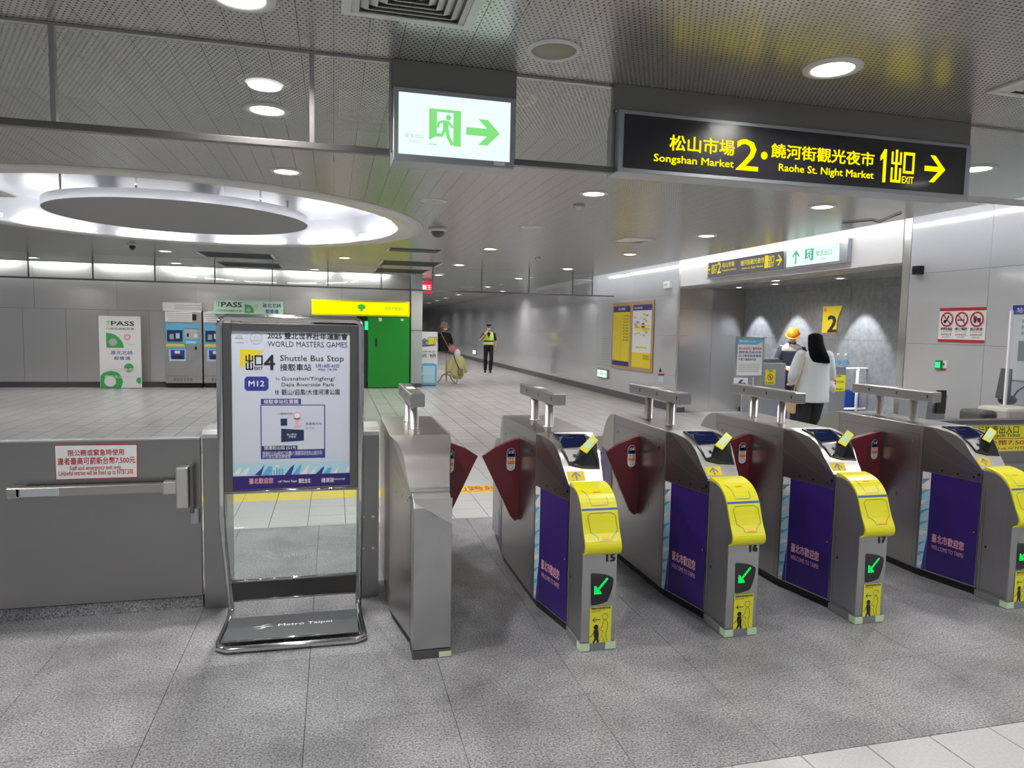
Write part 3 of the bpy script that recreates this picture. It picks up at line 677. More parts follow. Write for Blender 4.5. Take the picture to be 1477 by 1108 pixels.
    if not full:
        f = Face((cx, GY+fy, 0), (1, 0, 0), (0, 0, 1), t)
        f.poly([(-.092, .795), (.092, .795), (.092, .665), (-.088, .775)], 'steel_top', 1, 'lower_lip'); f.done()
        hp = [(y+GY, z) for y, z in HC[:]]; up_ = [(.118, .70), (.128, .745), (.155, .78), (.2, .80)]
        MB().prism_x([(y+GY, z) for y, z in [(.236, .812)]+[(y-.006, z+.003) for y, z in HC]]+[(y+GY, z) for y, z in [(.60, 1.019), (.24, .80)]], lambda y: cx-HW(y)-.002, lambda y: cx+HW(y)+.002).build('hood_cover', 'steel_top', t)
        return t
    # yellow front cover
    inner = [(y+.012, z-.010) for y, z in YC if z < .81][::-1]
    MB().prism_x(W([p for p in YC]+[(fy+.004, .499), (.002, .52), (-.006, .55), (.006, .58), (.026, .62), (.046, .67), (.064, .715), (.092, .754), (.13, .787), (.18, .802), (.24, .802)]), cx-.096, cx+.096).build('yellow_cover', 'yellow', t, .002)
    zs = [z for _, z in YC]
    def yf(u, v, off):
        v = max(min(v, .8219), .5001)
        for (ya, za), (yb, zb) in zip(YC[:-1], YC[1:]):
            if zb <= v <= za: break
        k = (v-zb)/(za-zb); y = yb+(ya-yb)*k; nx = Vector((0, -(za-zb), (ya-yb) if ya > yb else (ya-yb))).normalized()
        return (cx+u, GY+y+nx.y*off, v+nx.z*off)
    g = MapFace(yf, t)
    for k in range(6): g.rect((-.097, .716+.0016*k), (.097, .7178+.0016*k), 'blue_line', 1, 'blue_line')
    q = [(-.068, .690), (-.050, .704), (.058, .704), (.080, .690), (.082, .62), (.050, .592), (.046, .577), (-.022, .577), (-.028, .597), (-.060, .616)]
    def dens(pts, n=5): return [tuple(a[i]+(b[i]-a[i])*k/n for i in (0, 1)) for a, b in zip(pts, pts[1:]+pts[:1]) for k in range(n)]
    g.line(dens(q), .0022, 'steel_dark', 1, 'ticket_flap_outline', closed=True)
    g.line([(-.070, .800), (-.056, .79), (-.048, .775), (-.045, .755), (-.040, .738), (.045, .738), (.050, .748), (.048, .772)], .0022, 'steel_dark', 1, 'ticket_slot_outline')
    g.rect((-.002, .583), (.034, .589), 'amber', 2, 'indicator'); g.rect((-.002, .589), (.034, .593), 'amber', 2, 'indicator')
    g.rect((-.015, .790), (.025, .793), 'orange_print', 2, 'marking'); g.done()
    # front face: display, sticker
    f = Face((cx, GY+fy, 0), (1, 0, 0), (0, 0, 1), t)
    Q = lambda x, y: (840+x/6.52, 780+y/6.52)
    uvq = lambda x, y: f.uv(*Q(x, y))
    dsp = [uvq(*p) for p in ((80, 316), (90, 308), (150, 310), (215, 318), (262, 334), (288, 350), (292, 372), (282, 440), (262, 505), (240, 555), (228, 572), (160, 596), (92, 610), (80, 600))]
    f.poly(dsp, 'black_gloss', 1, 'direction_display')
    a = uvq(112, 500); b = uvq(235, 352); dx = (b[0]-a[0])/12; dz = (b[1]-a[1])/12
    def inarrow(i, j):
        if i > j+0 and False: return False
        if i+j <= 7 and i >= 0 and j >= 0 and (i < 7 and j < 7): return True
        return abs(i-j) <= 1 and i <= 12
    for i in range(13):
        for j in range(13):
            if inarrow(i, j): f.circ((a[0]+dx*i, a[1]+dz*j), abs(dx)*.46, 'led_green', 2, 'lit_arrow', n=6, ry=dz*.42)
    s0 = uvq(60, 985); s1 = uvq(275, 608)
    f.rect(s0, s1, 'yellow_sticker', 1, 'warning_sticker')
    SW = s1[0]-s0[0]; SH = s1[1]-s0[1]; q = lambda x, y: (s0[0]+SW*x, s0[1]+SH*y)
    f.text('照顧身高較矮的孩童', q(.06, .93), q(.95, .985), 'ink', .03, 2); f.text('Children under 115cm', q(.06, .895), q(.75, .915), 'ink', .01, 2); f.text('pass first', q(.06, .865), q(.5, .885), 'ink', .01, 2)
    arrow(f, q(.30, .66), SW*.36, SH*.12, 'ink', pi, 2, .16, 'pictogram')
    f.ring(q(.70, .73), SW*.13, .0018, 'ink', 2, 'pictogram', 18)
    f.line([q(.33, .40), q(.52, .43), q(.60, .50), q(.62, .60), q(.72, .64), q(.82, .58), q(.84, .45), q(.76, .30), q(.78, .15), q(.84, .05), q(.72, .04), q(.56, .28), q(.42, .05)], .0022, 'ink', 2, 'pictogram')
    f.line([q(.36, .36), q(.58, .38), q(.64, .30)], .002, 'ink', 2, 'pictogram')
    f.circ(q(.30, .47), SW*.11, 'ink', 2, 'pictogram', 14)
    f.poly([q(.20, .40), q(.38, .41), q(.44, .30), q(.42, .15), q(.48, .03), q(.38, .03), q(.32, .14), q(.20, .02), q(.14, .03), q(.24, .18), q(.20, .26)], 'ink', 2, 'pictogram')
    f.line([q(.22, .36), q(.10, .24), q(.02, .22)], .003, 'ink', 2, 'pictogram')
    f.line([q(.02, .025), q(.95, .025)], .0015, 'ink', 2, 'pictogram')
    f.done()
    # reader on the hood
    arcs = [0]
    for p, r_ in zip(HC[:-1], HC[1:]): arcs.append(arcs[-1]+hypot(r_[0]-p[0], r_[1]-p[1]))
    def hf(u, v, off):
        v = max(0, min(v, arcs[-1]-1e-4)); k = 0
        while arcs[k+1] < v: k += 1
        tt = (v-arcs[k])/(arcs[k+1]-arcs[k]); p, r_ = HC[k], HC[k+1]
        # smooth normal
        dy, dz = r_[0]-p[0], r_[1]-p[1]; l_ = hypot(dy, dz)
        return (cx+u, GY+p[0]+dy*tt-dz/l_*off, p[1]+dz*tt+dy/l_*off)
    def patch(name, m, pts, h, n=4, shrink=1.0, h0=0.):
        """a raised slab following the hood"""
        pts = dens(pts, n); c = (sum(p[0] for p in pts)/len(pts), sum(p[1] for p in pts)/len(pts))
        lo = [hf(p[0], p[1], h0) for p in pts]; hi = [hf(c[0]+(p[0]-c[0])*shrink, c[1]+(p[1]-c[1])*shrink, h) for p in pts]
        b = MB(); N = len(pts); b.add(lo+hi, [(i, (i+1) % N, (i+1) % N+N, i+N) for i in range(N)]+[list(range(N, 2*N))])
        return b.build(name, m, t)
    MB().prism_x([(y+GY, z) for y, z in [(.258, .806)]+[(y-.005, z+.003) for y, z in HC]]+[(GY+.60, 1.019), (GY+.262, .799)], lambda y: cx-HW(y)-.001, lambda y: cx+HW(y)+.001).build('hood_cover', 'steel_top', t)
    G = MapFace(hf, t, base=.0062)
    G.poly([(-.094, .022), (.0, .022), (.004, .078), (-.094, .078)], 'yellow_tape', 1, 'arrow_sticker'); arrow(G, (-.046, .050), .048, .050, 'mid_grey', pi/2, 2, .17); G.done()
    patch('reader_tray', 'black', [(-.090, .405), (.098, .39), (.110, .25), (.098, .085), (.0, .092), (-.072, .115), (-.100, .20)], .013, 5, .98, .004)
    G = MapFace(hf, t, base=.0145)
    G.poly([(-.079, .378), (-.06, .375), (.084, .360), (.064, .236), (-.03, .228), (-.086, .222)], 'screen_blue', 1, 'screen')
    for k, (a_, b_) in enumerate(((.35, .0), (.335, -.02), (.31, .01))): G.rect((-.065, a_-.004), (-.01+b_, a_), 'screen_text', 2, 'screen_text')
    G.poly([(-.084, .205), (.0, .195), (.0, .165), (-.045, .134), (-.072, .132)], 'light_grey', 1, 'keypad_plate')
    G.circ((-.035, .165), .010, 'black', 2, 'button', 12); G.done()
    base_ = [(-.045, .13), (.0, .097), (.094, .092), (.104, .25), (.06, .232), (.005, .205)]
    N = len(base_); tops = [.018, .018, .020, .070, .072, .040]
    dm = MB(); dm.add([hf(p[0], p[1], .010) for p in base_]+[hf(p[0]*.96, .17+(p[1]-.17)*.92, h) for p, h in zip(base_, tops)]+[hf(.05, .175, .062)],
                      [(i, (i+1) % N, (i+1) % N+N, i+N) for i in range(N)]+[(N+i, N+(i+1) % N, 2*N) for i in range(N)])
    dome = dm.build('reader_dome', 'black_gloss', t, .006)
    tg = [hf(-.012, .185, .045), hf(.020, .158, .052), hf(.092, .205, .080), hf(.072, .232, .082)]
    MB().prism(tg, (0, -.002, .004)).build('card_pad', 'yellow_sticker', t)
    tg2 = [Vector(p)*.0+sum((Vector(q_) for q_ in tg), Vector())/4*(1-.62)+Vector(p)*.62+Vector((0, -.0022, .0044)) for p in tg]
    MB().prism(tg2, (0, -.0004, .001)).build('card_symbol', 'pale_green', t)
    return t
def flap(par, cx, sg, reach):
    """maroon fan shaped barrier leaf; sg=-1 to the left"""
    x0 = cx+sg*.166; y0 = GY+1.035
    P = lambda d, z: (x0+sg*d, y0, z)
    k = reach
    pts = [P(-.005, .93), P(.03, .925), P(k*.35, .905), P(k*.65, .878), P(k, .822), P(k*.96, .806), P(.045, .43), P(.02, .405), P(-.005, .42)]
    b = MB(); n = len(pts); th = [.05, .05, .045, .035, .02, .02, .045, .05, .05]
    b.add([(p[0], p[1]-t_/2, p[2]) for p, t_ in zip(pts, th)]+[(p[0], p[1]+t_/2, p[2]) for p, t_ in zip(pts, th)],
          [list(range(n)), list(range(2*n-1, n-1, -1))]+[(i, i+n, (i+1) % n+n, (i+1) % n) for i in range(n)])
    fl = b.build('flap', 'maroon', par, .004)
    f = Face((x0+sg*.055, y0-.0245, .80), (1, 0, 0), (0, 0, 1), fl)
    def pill(hw, hh, m, lv, nm): f.poly([(hw*cos(a), (hh-hw)+hw*sin(a)) for a in [pi*i/8 for i in range(9)]]+[(hw*cos(a), -(hh-hw)+hw*sin(a)) for a in [pi+pi*i/8 for i in range(9)]], m, lv, nm)
    pill(.0275, .072, 'white_print', 1, 'sticker'); pill(.0255, .070, 'paper', 2, 'sticker')
    f.rect((-.0255, .015), (.0255, .05), 'deep_navy', 3, 'sticker'); f.circ((0, .046), .0245, 'deep_navy', 3, 'sticker', 16)
    f.text('注意', (-.018, .038), (.018, .056), 'white_print', .02, 4); f.text('夾手', (-.020, -.005), (.020, .013), 'orange_print', .03, 4)
    f.rect((-.022, -.03), (.022, -.010), 'orange_print', 3, 'sticker'); f.ring((0, -.047), .012, .003, 'grey_print', 4, 'sticker', 12); f.done()
    return fl
C14, C15, C16, C17, C18 = .4635, 1.2925, 2.105, 2.92, 3.99
g15 = build_gate(C15)
gates = [g15]
labs = ['ticket gate numbered 15, next to the plain end cabinet, green arrow lit', 'ticket gate numbered 16, second of the numbered gates from the left', 'ticket gate numbered 17, before the wide aisle', 'rightmost ticket gate, beyond the wide aisle, cut off by the picture edge']
for c in (C16, C17, C18):
    t = copy_tree(g15); t.location = (c, GY, 0); ORG[t.name] = Vector((c, GY, 0))
    gates.append(t)
for t, l_ in zip(gates, labs): t['label'] = l_
g14 = build_gate(C14, False)
for t, c, num in zip(gates, (C15, C16, C17, C18), ('15', '16', '17', None)):
    ORG[t.name] = Vector((c, GY, 0))
    if num:
        f = Face((c, GY+.03, 0), (1, 0, 0), (0, 0, 1), t); f.text(num, (.034, .459), (.078, .496), 'ink', .09, 1, 'number'); f.done()
half = (C15-C14-.332)/2-.012
flap(g14, C14, 1, half); flap(g15, C15, -1, half); 
h2 = (C16-C15-.332)/2-.012
flap(g15, C15, 1, h2); flap(gates[1], C16, -1, h2); flap(gates[1], C16, 1, h2); flap(gates[2], C17, -1, h2)
h3 = (C18-C17-.332)/2-.012
flap(gates[2], C17, 1, h3); flap(gates[3], C18, -1, h3)
# ================================================================== SWING GATES OF THE BARRIER LINE
def slab_post(nm, x0, x1, lab, label_cat='post'):
    t = thing(nm, lab, label_cat, ((x0+x1)/2, 4.3, 0))
    poly = [(4.15, 0), (4.15, .985)]+[(4.185-.035*cos(a), .985+.035*sin(a)) for a in [pi/2*i/5 for i in range(1, 6)]]+[(4.40-.0, 1.02), (4.42, .985), (4.42, 0)]
    MB().prism_x(poly, x0, x1).build('slab', 'door_steel', t, .002)
    MB().prism_x([(4.1492, .975)]+[(4.185-.0358*cos(a), .985+.0358*sin(a)) for a in [pi/2*i/5 for i in range(0, 6)]]+[(4.42, 1.0208), (4.42, 1.0)], x0-.001, x1+.001).build('cap', 'steel_top', t)
    return t
p1 = slab_post('gate_post', -.708, -.585, 'steel post left of the shuttle bus poster stand, joined to the push bar gate')
p2 = slab_post('gate_post', .135, .258, 'steel post with bolts between the poster stand and the end cabinet')
for x in (.165, .225):
    for z in (.30, .49): MB().tube([(x, 4.15, z), (x, 4.143, z)], .009, 10).build('bolt', 'chrome', p2)
dg = thing('emergency_gate', 'low steel emergency gate with a push bar, left of the poster stand', 'gate', (-1.9, 4.18, .07))
MB().box(-3.4, -.722, 4.165, 4.205, .073, .968).build('door_panel', 'door_steel', dg, .002)
MB().box(-3.4, -.722, 4.160, 4.210, .968, .976).build('top_edge_highlight', 'steel_top', dg)  # lighter steel strip paints the highlight along the top of the door
MB().box(-1.60, -.80, 4.085, 4.135, .690, .742).build('push_bar', 'steel', dg, .006)
MB().box(-1.575, -1.395, 4.078, 4.086, .694, .738).build('bar_plate', 'light_grey', dg, .002)
MB().box(-1.645, -1.575, 4.085, 4.162, .684, .744).build('bar_end', 'steel', dg, .008)
MB().box(-.835, -.770, 4.075, 4.163, .600, .828).build('lock_case', 'steel_top', dg, .01)
MB().box(-.90, -.83, 4.082, 4.137, .68, .752).build('bar_arm', 'steel_top', dg, .008)
MB().box(-.768, -.748, 4.10, 4.163, .565, .835).build('side_plate', 'steel_dark', dg, .003)
MB().box(-.770, -.728, 4.12, 4.163, .50, .585).build('latch', 'alu', dg, .004)
f = Face((-3, 4.165, 0), (1, 0, 0), (0, 0, 1), dg)
f.poly([(78.5, 642), (198.5, 640.6), (198.8, 689), (80.7, 692.6)], 'red_print', 1, 'notice', px=True)
f.poly([(79.6, 643), (197.4, 641.8), (197.7, 687.8), (81.8, 691.4)], 'white_print', 2, 'notice', px=True)
K = lambda x, y: (x/3.694, 600+y/3.694)
f.text('限公務或緊急時使用', K(363, 181), K(662, 207), 'red_print', .025, 3, px=True)
f.text('違者最高可罰新台幣7,500元', K(307, 224), K(722, 252), 'red_print', .025, 3, px=True)
f.text('Staff and emergency exit only.', K(372, 267), K(650, 288), 'red_print', .012, 3, px=True)
f.text('Unlawful entries will be fined up to NT$7,500.', K(315, 293), K(715, 315), 'red_print', .012, 3, px=True)
f.done()
cb = thing('door_curb', 'low granite curb under the push bar gate', 'curb', (-1.9, 4.25, 0))
for a, b in ((-3.4, -2.6), (-2.6, -1.6), (-1.6, -.72)): MB().box(a+.001, b-.001, 4.175, 4.34, 0, .068).build('curb_stone', 'granite', cb)
# bicycle door at the right
bd = thing('bicycle_gate', 'low steel gate with yellow bicycle ticket sign, right of the last ticket gate', 'gate', (5.3, 4.2, 0))
MB().box(4.22, 6.45, 4.20, 4.24, .06, .985).build('door_panel', 'door_steel', bd, .002)
MB().box(4.22, 6.45, 4.17, 4.26, .972, 1.0).build('top_rail', 'steel_dark', bd, .003)
MB().box(4.22, 6.45, 4.185, 4.20, .60, .66).build('middle_rail', 'steel', bd, .003)
for x in (4.22, 6.40): MB().box(x, x+.05, 4.19, 4.25, 0, .97).build('frame_post', 'steel', bd, .003)
f = Face((4, 4.20, 0), (1, 0, 0), (0, 0, 1), bd)
f.rect((.28, .755), (1.9, .958), 'yellow_sticker', 1, 'notice')
K = lambda x, y: (1200+x/3.26, 560+y/3.26)
f.text('自行車票出入口', K(655, 180), K(875, 212), 'ink', .02, 2, px=True)
f.text('Bicycle Ticket', K(745, 214), K(882, 233), 'ink', .02, 2, px=True)
f.line([(.29, .853), (1.89, .853)], .004, 'ink', 2)
f.text('違者罰新台幣7,500元', (.42, .800), (1.28, .842), 'red_print', .02, 2)
f.text('Violators will be fined up to NT$7,500', (.42, .765), (1.28, .788), 'red_print', .01, 2); f.done()
# ================================================================== POSTER STAND
ps = thing('poster_stand', 'chrome tube poster stand with shuttle bus notice, in front of the barrier', 'poster stand', (-.21, 3.8, 0))
xl, xr = -.548, .135; R_ = .017
lft = lambda x, s_: [(x, 3.72, 1.64), (x, 3.72, .72), (x, 3.725, .66), (x, 3.75, .57), (x, 3.98, .12), (x, 4.005, .065), (x, 4.0, .035), (x, 3.97, .02), (x, 3.90, .018)]
def rnd_path(pts): return pts
base = [(xl-.01, 3.62, .02), (xl, 3.575, .02), (xl+.04, 3.545, .02), (xr-.03, 3.535, .02), (xr+.01, 3.56, .02), (xr+.015, 3.60, .02)]
path = [(xr, 3.72, 1.60), (xr-.006, 3.72, 1.632), (xr-.03, 3.72, 1.645), (xl+.03, 3.72, 1.645), (xl+.006, 3.72, 1.632), (xl, 3.72, 1.60)]
full = lft(xl, 1)[1:]+base+lft(xr, 1)[1:][::-1]
MB().tube(path[::-1]+full[::-1][:-0 or None] if False else [(xl, 3.72, 1.60)]+lft(xl, 1)[1:]+base+lft(xr, 1)[1:][::-1]+[(xr, 3.72, 1.60)]+path[1:-1], R_, 12, closed=True).build('tube_frame', 'chrome', ps)
fp = MB()
z0, z1 = .768, 1.618
for a in ((xl+.015, xl+.055, z0, z1), (xr-.055, xr-.015, z0, z1), (xl+.055, xr-.055, z1-.04, z1), ): fp.box(a[0], a[1], 3.712, 3.732, a[2], a[3])
fp.build('panel_frame', 'steel_dark', ps, .002, kind='stuff')
MB().box(xl+.055, xr-.055, 3.722, 3.730, z0+.005, z1-.04).build('backing_board', 'mid_grey', ps)
MB().tube([(xl, 3.72, .764), (xr, 3.72, .764)], .009, 10).build('crossbar', 'chrome', ps)
sl = lambda z: 3.75+(.57-z)*.23/.45
def slq(x0, x1, za, zb, th=.006): return MB().obox((x0, sl(za), za), (x1-x0, 0, 0), (0, sl(zb)-sl(za), zb-za), (0, th, 0))
MB().add([(xl+.012, 3.722, .760), (xr-.012, 3.722, .760), (xr-.012, 3.75, .57), (xl+.012, 3.75, .57), (xl+.012, 3.726, .760), (xr-.012, 3.726, .760), (xr-.012, 3.754, .57), (xl+.012, 3.754, .57)],
         [(0, 1, 2, 3), (7, 6, 5, 4), (0, 4, 5, 1), (3, 2, 6, 7)]).build('acrylic_sheet', 'glass_pane', ps)
slq(xl+.012, xr-.012, .235, .57, .004).build('acrylic_sheet', 'glass_pane', ps)
MB().tube([(xl+.005, sl(.228), .228), (xr-.005, sl(.228), .228)], .009, 10).build('crossbar', 'chrome', ps)
slq(xl+.012, xr-.012, .10, .222).build('kick_panel', 'steel_dark', ps)
MB().tube([(xl+.005, sl(.094), .094), (xr-.005, sl(.094), .094)], .007, 10).build('crossbar', 'chrome', ps)
bp = MB().obox((xl+.012, 3.60, .034), (xr-xl-.024, 0, 0), (0, .27, .008), (0, 0, .005)).build('base_plate', 'base_grey', ps, .001)
MB().tube([(xl+.010, 3.60, .036), (xr-.010, 3.595, .036)], .005, 8).build('plate_edge', 'chrome', ps)
f = Face((xl+.012, 3.60, .039), (1, 0, 0), (0, .27, .008), ps)
B_ = lambda x, y: (290+x/3.956, 680+y/3.956)
f.text('Metro Taipei', B_(440, 890), B_(748, 848), 'white_print', .02, 1, px=True)
def swoosh(f, a, b, m, lv=1):
    c = lambda x, y: (a[0]+(b[0]-a[0])*x, a[1]+(b[1]-a[1])*y)
    f.poly([c(0, .55), c(.35, .62), c(.62, .95), c(.9, 1.0), c(.62, .78), c(.48, .52), c(.18, .45)], m, lv, 'emblem')
    f.poly([c(.10, .05), c(.38, .10), c(.52, .48), c(.80, .55), c(1., .45), c(.66, .38), c(.60, .10), c(.42, -.02)], m, lv, 'emblem')
swoosh(f, f.uv(*B_(288, 905)), f.uv(*B_(415, 872)), 'white_print'); f.done()
# the poster
f = Face((0, 3.722, 0), (1, 0, 0), (0, 0, 1), ps, dl=.0006, base=.001)
A_ = lambda x, y: (300+x/4.2625, 440+y/4.2625)
pxy = lambda x, y: f.uv(*A_(x, y))
tl = pxy(132, 115); tr_ = pxy(889, 135); bl = f.uv(333.2, 707); br = f.uv(508, 699)
f.poly([tl, tr_, br, bl], 'poster_white', 0, 'poster')
T_ = lambda s_, a, b, m, bo=0., lv=2: f.text(s_, A_(*a), A_(*b), m, bo, lv, px=True)
T_('2025 雙北世界壯年運動會', (367, 168), (858, 215), 'ink', .03); T_('WORLD MASTERS GAMES', (367, 222), (856, 262), 'ink', -.004)
c = pxy(297, 205); f.ring(c, .028, .0022, 'grey_print', 1, 'emblem', 24); f.ring((c[0], c[1]+.002), .010, .002, 'grey_print', 1, 'emblem', 12)
f.line([(c[0]-.022, c[1]-.008), (c[0], c[1]-.016), (c[0]+.022, c[1]-.008)], .002, 'grey_print', 1, 'emblem')
f.line([A_(240, 172), A_(240, 238)], .001, 'grey_print', 1, 'emblem', px=True)
c = pxy(192, 197)
for k in range(5): f.line([(c[0]-.016+.008*k, c[1]-.008), (c[0]-.010+.005*k, c[1]+.016-.004*abs(k-2))], .0022, 'grey_print', 1, 'emblem')
f.line([(c[0]-.020, c[1]-.006), (c[0]+.020, c[1]-.006)], .003, 'grey_print', 1, 'emblem'); f.text('TAIPEI', A_(165, 225), A_(220, 236), 'grey_print', 0, 2, px=True)
f.poly([pxy(195, 272), pxy(345, 280), pxy(197, 392)], 'yellow_tape', 1, 'artwork')
a = pxy(232, 398); b = pxy(337, 305); chuko(f, a[0], a[1], b[0], b[1], 'ink', 2); T_('4', (345, 308), (410, 397), 'ink', .04)
T_('Shuttle Bus Stop', (443, 308), (835, 357), 'ink', .0); T_('接駁車站', (443, 361), (635, 404), 'ink', .012)
T_('5月18日-30日', (662, 363), (806, 385), 'navy', .012); T_('May 18-30', (680, 390), (793, 407), 'navy', .012)
u0, v0 = pxy(225, 528); u1, v1 = pxy(372, 440); rr = .012
f.poly([(u0+rr, v0), (u1-rr, v0), (u1, v0+rr), (u1, v1-rr), (u1-rr, v1), (u0+rr, v1), (u0, v1-rr), (u0, v0+rr)], 'navy', 1, 'artwork'); T_('M12', (250, 466), (346, 500), 'white_print', .02)
T_('To', (412, 447), (440, 462), 'ink'); T_('Guanshan/Yingfeng/', (452, 440), (780, 471), 'ink'); T_('Dajia Riverside Park', (452, 478), (777, 507), 'ink')
T_('往', (412, 523), (437, 549), 'ink', .01); T_('觀山/迎風/大佳河濱公園', (452, 518), (810, 551), 'ink', .01)
f.rect(pxy(325, 612), pxy(572, 576), 'navy', 1, 'artwork'); T_('接駁車站位置圖', (342, 582), (555, 606), 'white_print', .02)
f.rect(pxy(325, 948), pxy(720, 612), 'navy', 1, 'artwork'); f.rect(pxy(331, 893), pxy(714, 617), 'poster_white', 2, 'artwork')
f.rect(pxy(447, 742), pxy(487, 698), 'deep_navy', 3, 'artwork'); f.poly([pxy(450, 760), pxy(590, 768), pxy(590, 833), pxy(450, 843)], 'deep_navy', 3, 'artwork')
T_('松山車站', (485, 790), (545, 802), 'white_print', 0, 4); T_('停車場', (495, 806), (540, 816), 'white_print', 0, 4)
T_('八德路四段', (425, 662), (520, 674), 'ink', 0, 3); T_('往基隆方向', (600, 722), (698, 736), 'navy', 0, 3); T_('松河街', (600, 752), (655, 762), 'grey_print', 0, 3)
c = pxy(548, 680); f.circ(c, .020, 'pink_print', 3, 'artwork'); f.poly([(c[0]-.017, c[1]-.012), (c[0]+.017, c[1]-.012), (c[0], c[1]-.05)], 'pink_print', 3, 'artwork'); f.circ(c, .014, 'white_print', 4, 'artwork'); f.circ((c[0], c[1]-.055), .018, 'pink_print', 3, 'artwork', ry=.006)
f.rect(pxy(332, 893), pxy(550, 863), 'deep_navy', 3, 'artwork'); T_('捷運松山站 (G19)', (345, 868), (540, 890), 'white_print', .015, 4)
T_('捷運松山站4號出口右轉/八德路四段往松山路方向', (335, 901), (700, 921), 'white_print', .0, 3); T_('步行至公車站牌候車', (335, 925), (508, 941), 'white_print', 0, 3)
f.poly([pxy(142, 970), pxy(889, 962), br, bl], 'pale_blue', 1, 'artwork')
rnd = random.Random(5)
for k in range(16):
    x = 150+k*46; f.poly([pxy(x, 1045), pxy(x+30+20*rnd.random(), 985+20*rnd.random()), pxy(x+60, 975+30*rnd.random()), pxy(x+40, 1048)] if x < 820 else [pxy(x, 1045), pxy(x+20, 990), pxy(880, 1000)], ('sky_print', 'white_print', 'pale_blue', 'navy')[k % 4] if k % 5 else 'white_print', 2, 'artwork')
for k in range(7): f.rect(pxy(350+k*17, 1045), pxy(361+k*17, 1045-30-25*rnd.random()), 'sky_print', 3, 'artwork')
f.poly([pxy(142, 1055), pxy(889, 1030), br, bl], 'purple', 4, 'artwork')
Bt = lambda s_, a, b, m, bo=0.: f.text(s_, B_(*a), B_(*b), m, bo, 5, px=True)
Bt('臺北歡迎您', (275, 40), (412, 67), 'pink_print', .03); Bt('Metro Taipei', (470, 50), (547, 64), 'white_print', .02); Bt('開往台北', (558, 40), (625, 64), 'white_print', .04); Bt('捷運道', (687, 37), (757, 60), 'white_print', .03); Bt('www.metro.taipei', (757, 37), (822, 50), 'white_print', .01)
swoosh(f, f.uv(*B_(435, 64)), f.uv(*B_(467, 50)), 'white_print', 5)
f.done()
# ================================================================== SIGNS IN THE NEAR GLASS CURTAIN
es = thing('exit_sign', 'white lit emergency exit sign with green running figure and arrow', 'exit sign', (.58, Y1, H))
MB().box(.2775, .882, Y1-.06, Y1+.10, 2.418, 2.764).build('housing', 'alu', es, .004)
MB().box(.272, .890, Y1-.045, Y1-.03, 2.764, H-.002).build('mounting_plate', 'plate_grey', es)
f = Face((0, Y1-.0602, 0), (1, 0, 0), (0, 0, 1), es)
e0 = f.uv(574, 224); e1 = f.uv(731.5, 152); e0 = (.303, 2.450); e1 = (.857, 2.740)
f.rect(e0, e1, 'sign_white', 1, 'lit_panel')
k = lambda x, y: (450+x/2.954, y/2.954)
a = f.uv(*k(498, 612)); b = f.uv(*k(635, 480))
exit_figure(f, a[0], a[1]-.004, b[0], b[1]+.006, 'sign_green', 'sign_white', 2)
arrow(f, ((f.uv(*k(658, 560))[0]+f.uv(*k(798, 570))[0])/2, f.uv(*k(728, 565))[1]), .170, .125, 'sign_green', 0, 2, .30)
f.text('緊急出口', k(397, 567), k(475, 591), 'sign_grey_green', .0, 2, px=True); f.text('EXIT', k(416, 598), k(455, 609), 'sign_grey_green', 0, 2, px=True)
f.rect(f.uv(712, 238.6), f.uv(728, 234.4), 'paper', 2, 'serial_label'); f.done()
bs = thing('direction_sign', 'long black direction sign with yellow exit lettering, set in the near glass curtain', 'sign', (2.57, Y1, H))
MB().box(1.440, 3.712, Y1-.06, Y1+.10, 2.447, 2.766).build('housing', 'alu', bs, .004)
MB().box(1.415, 3.712, Y1-.045, Y1-.03, 2.766, H-.002).build('mounting_plate', 'plate_grey', bs)
f = Face((0, Y1-.0602, 0), (1, 0, 0), (0, 0, 1), bs)
f.rect((1.470, 2.470), (3.672, 2.745), 'sign_black', 1, 'sign_panel')
k4 = lambda x, y: (880+x/4.923, 130+y/4.923); k3 = lambda x, y: (860+x/2.394, 80+y/2.394)
Y_ = 'sign_yellow'
def tb(s_, a, b, bo):   # text given by its px corners, made upright
    A = f.uv(*a); B = f.uv(*b); f.text(s_, A, B, Y_, bo, 2)
tb('松山市場', k4(425, 316), k4(878, 468), .03); tb('Songshan Market', k4(310, 452), k4(873, 568), .025)
tb('2', k4(900, 345), k4(1045, 578), .012)
c = f.uv(1101.8, 224.7); f.circ(c, .021, Y_, 2, 'lettering')
tb('饒河街觀光夜市', k4(1145, 378), k3(957, 384), .03); tb('Raohe St. Night Market', k4(1197, 522), k3(955, 434), .025)
a = f.uv(*k3(975, 437)); b = f.uv(*k3(1003, 325)); ww = b[0]-a[0]
f.poly([(b[0]-ww*.50, a[1]), (b[0], a[1]), (b[0], b[1]), (b[0]-ww*.42, b[1]), (a[0], b[1]-.040), (a[0], b[1]-.068), (b[0]-ww*.50, b[1]-.050)], Y_, 2, 'lettering')
a = f.uv(*k3(1013, 440)); b = f.uv(*k3(1100, 332)); chuko(f, a[0], a[1]+.004, b[0], b[1], Y_, 2)
c = f.uv(*k3(1168, 393)); arrow(f, c, .150, .155, Y_, 0, 2, .19); f.done()
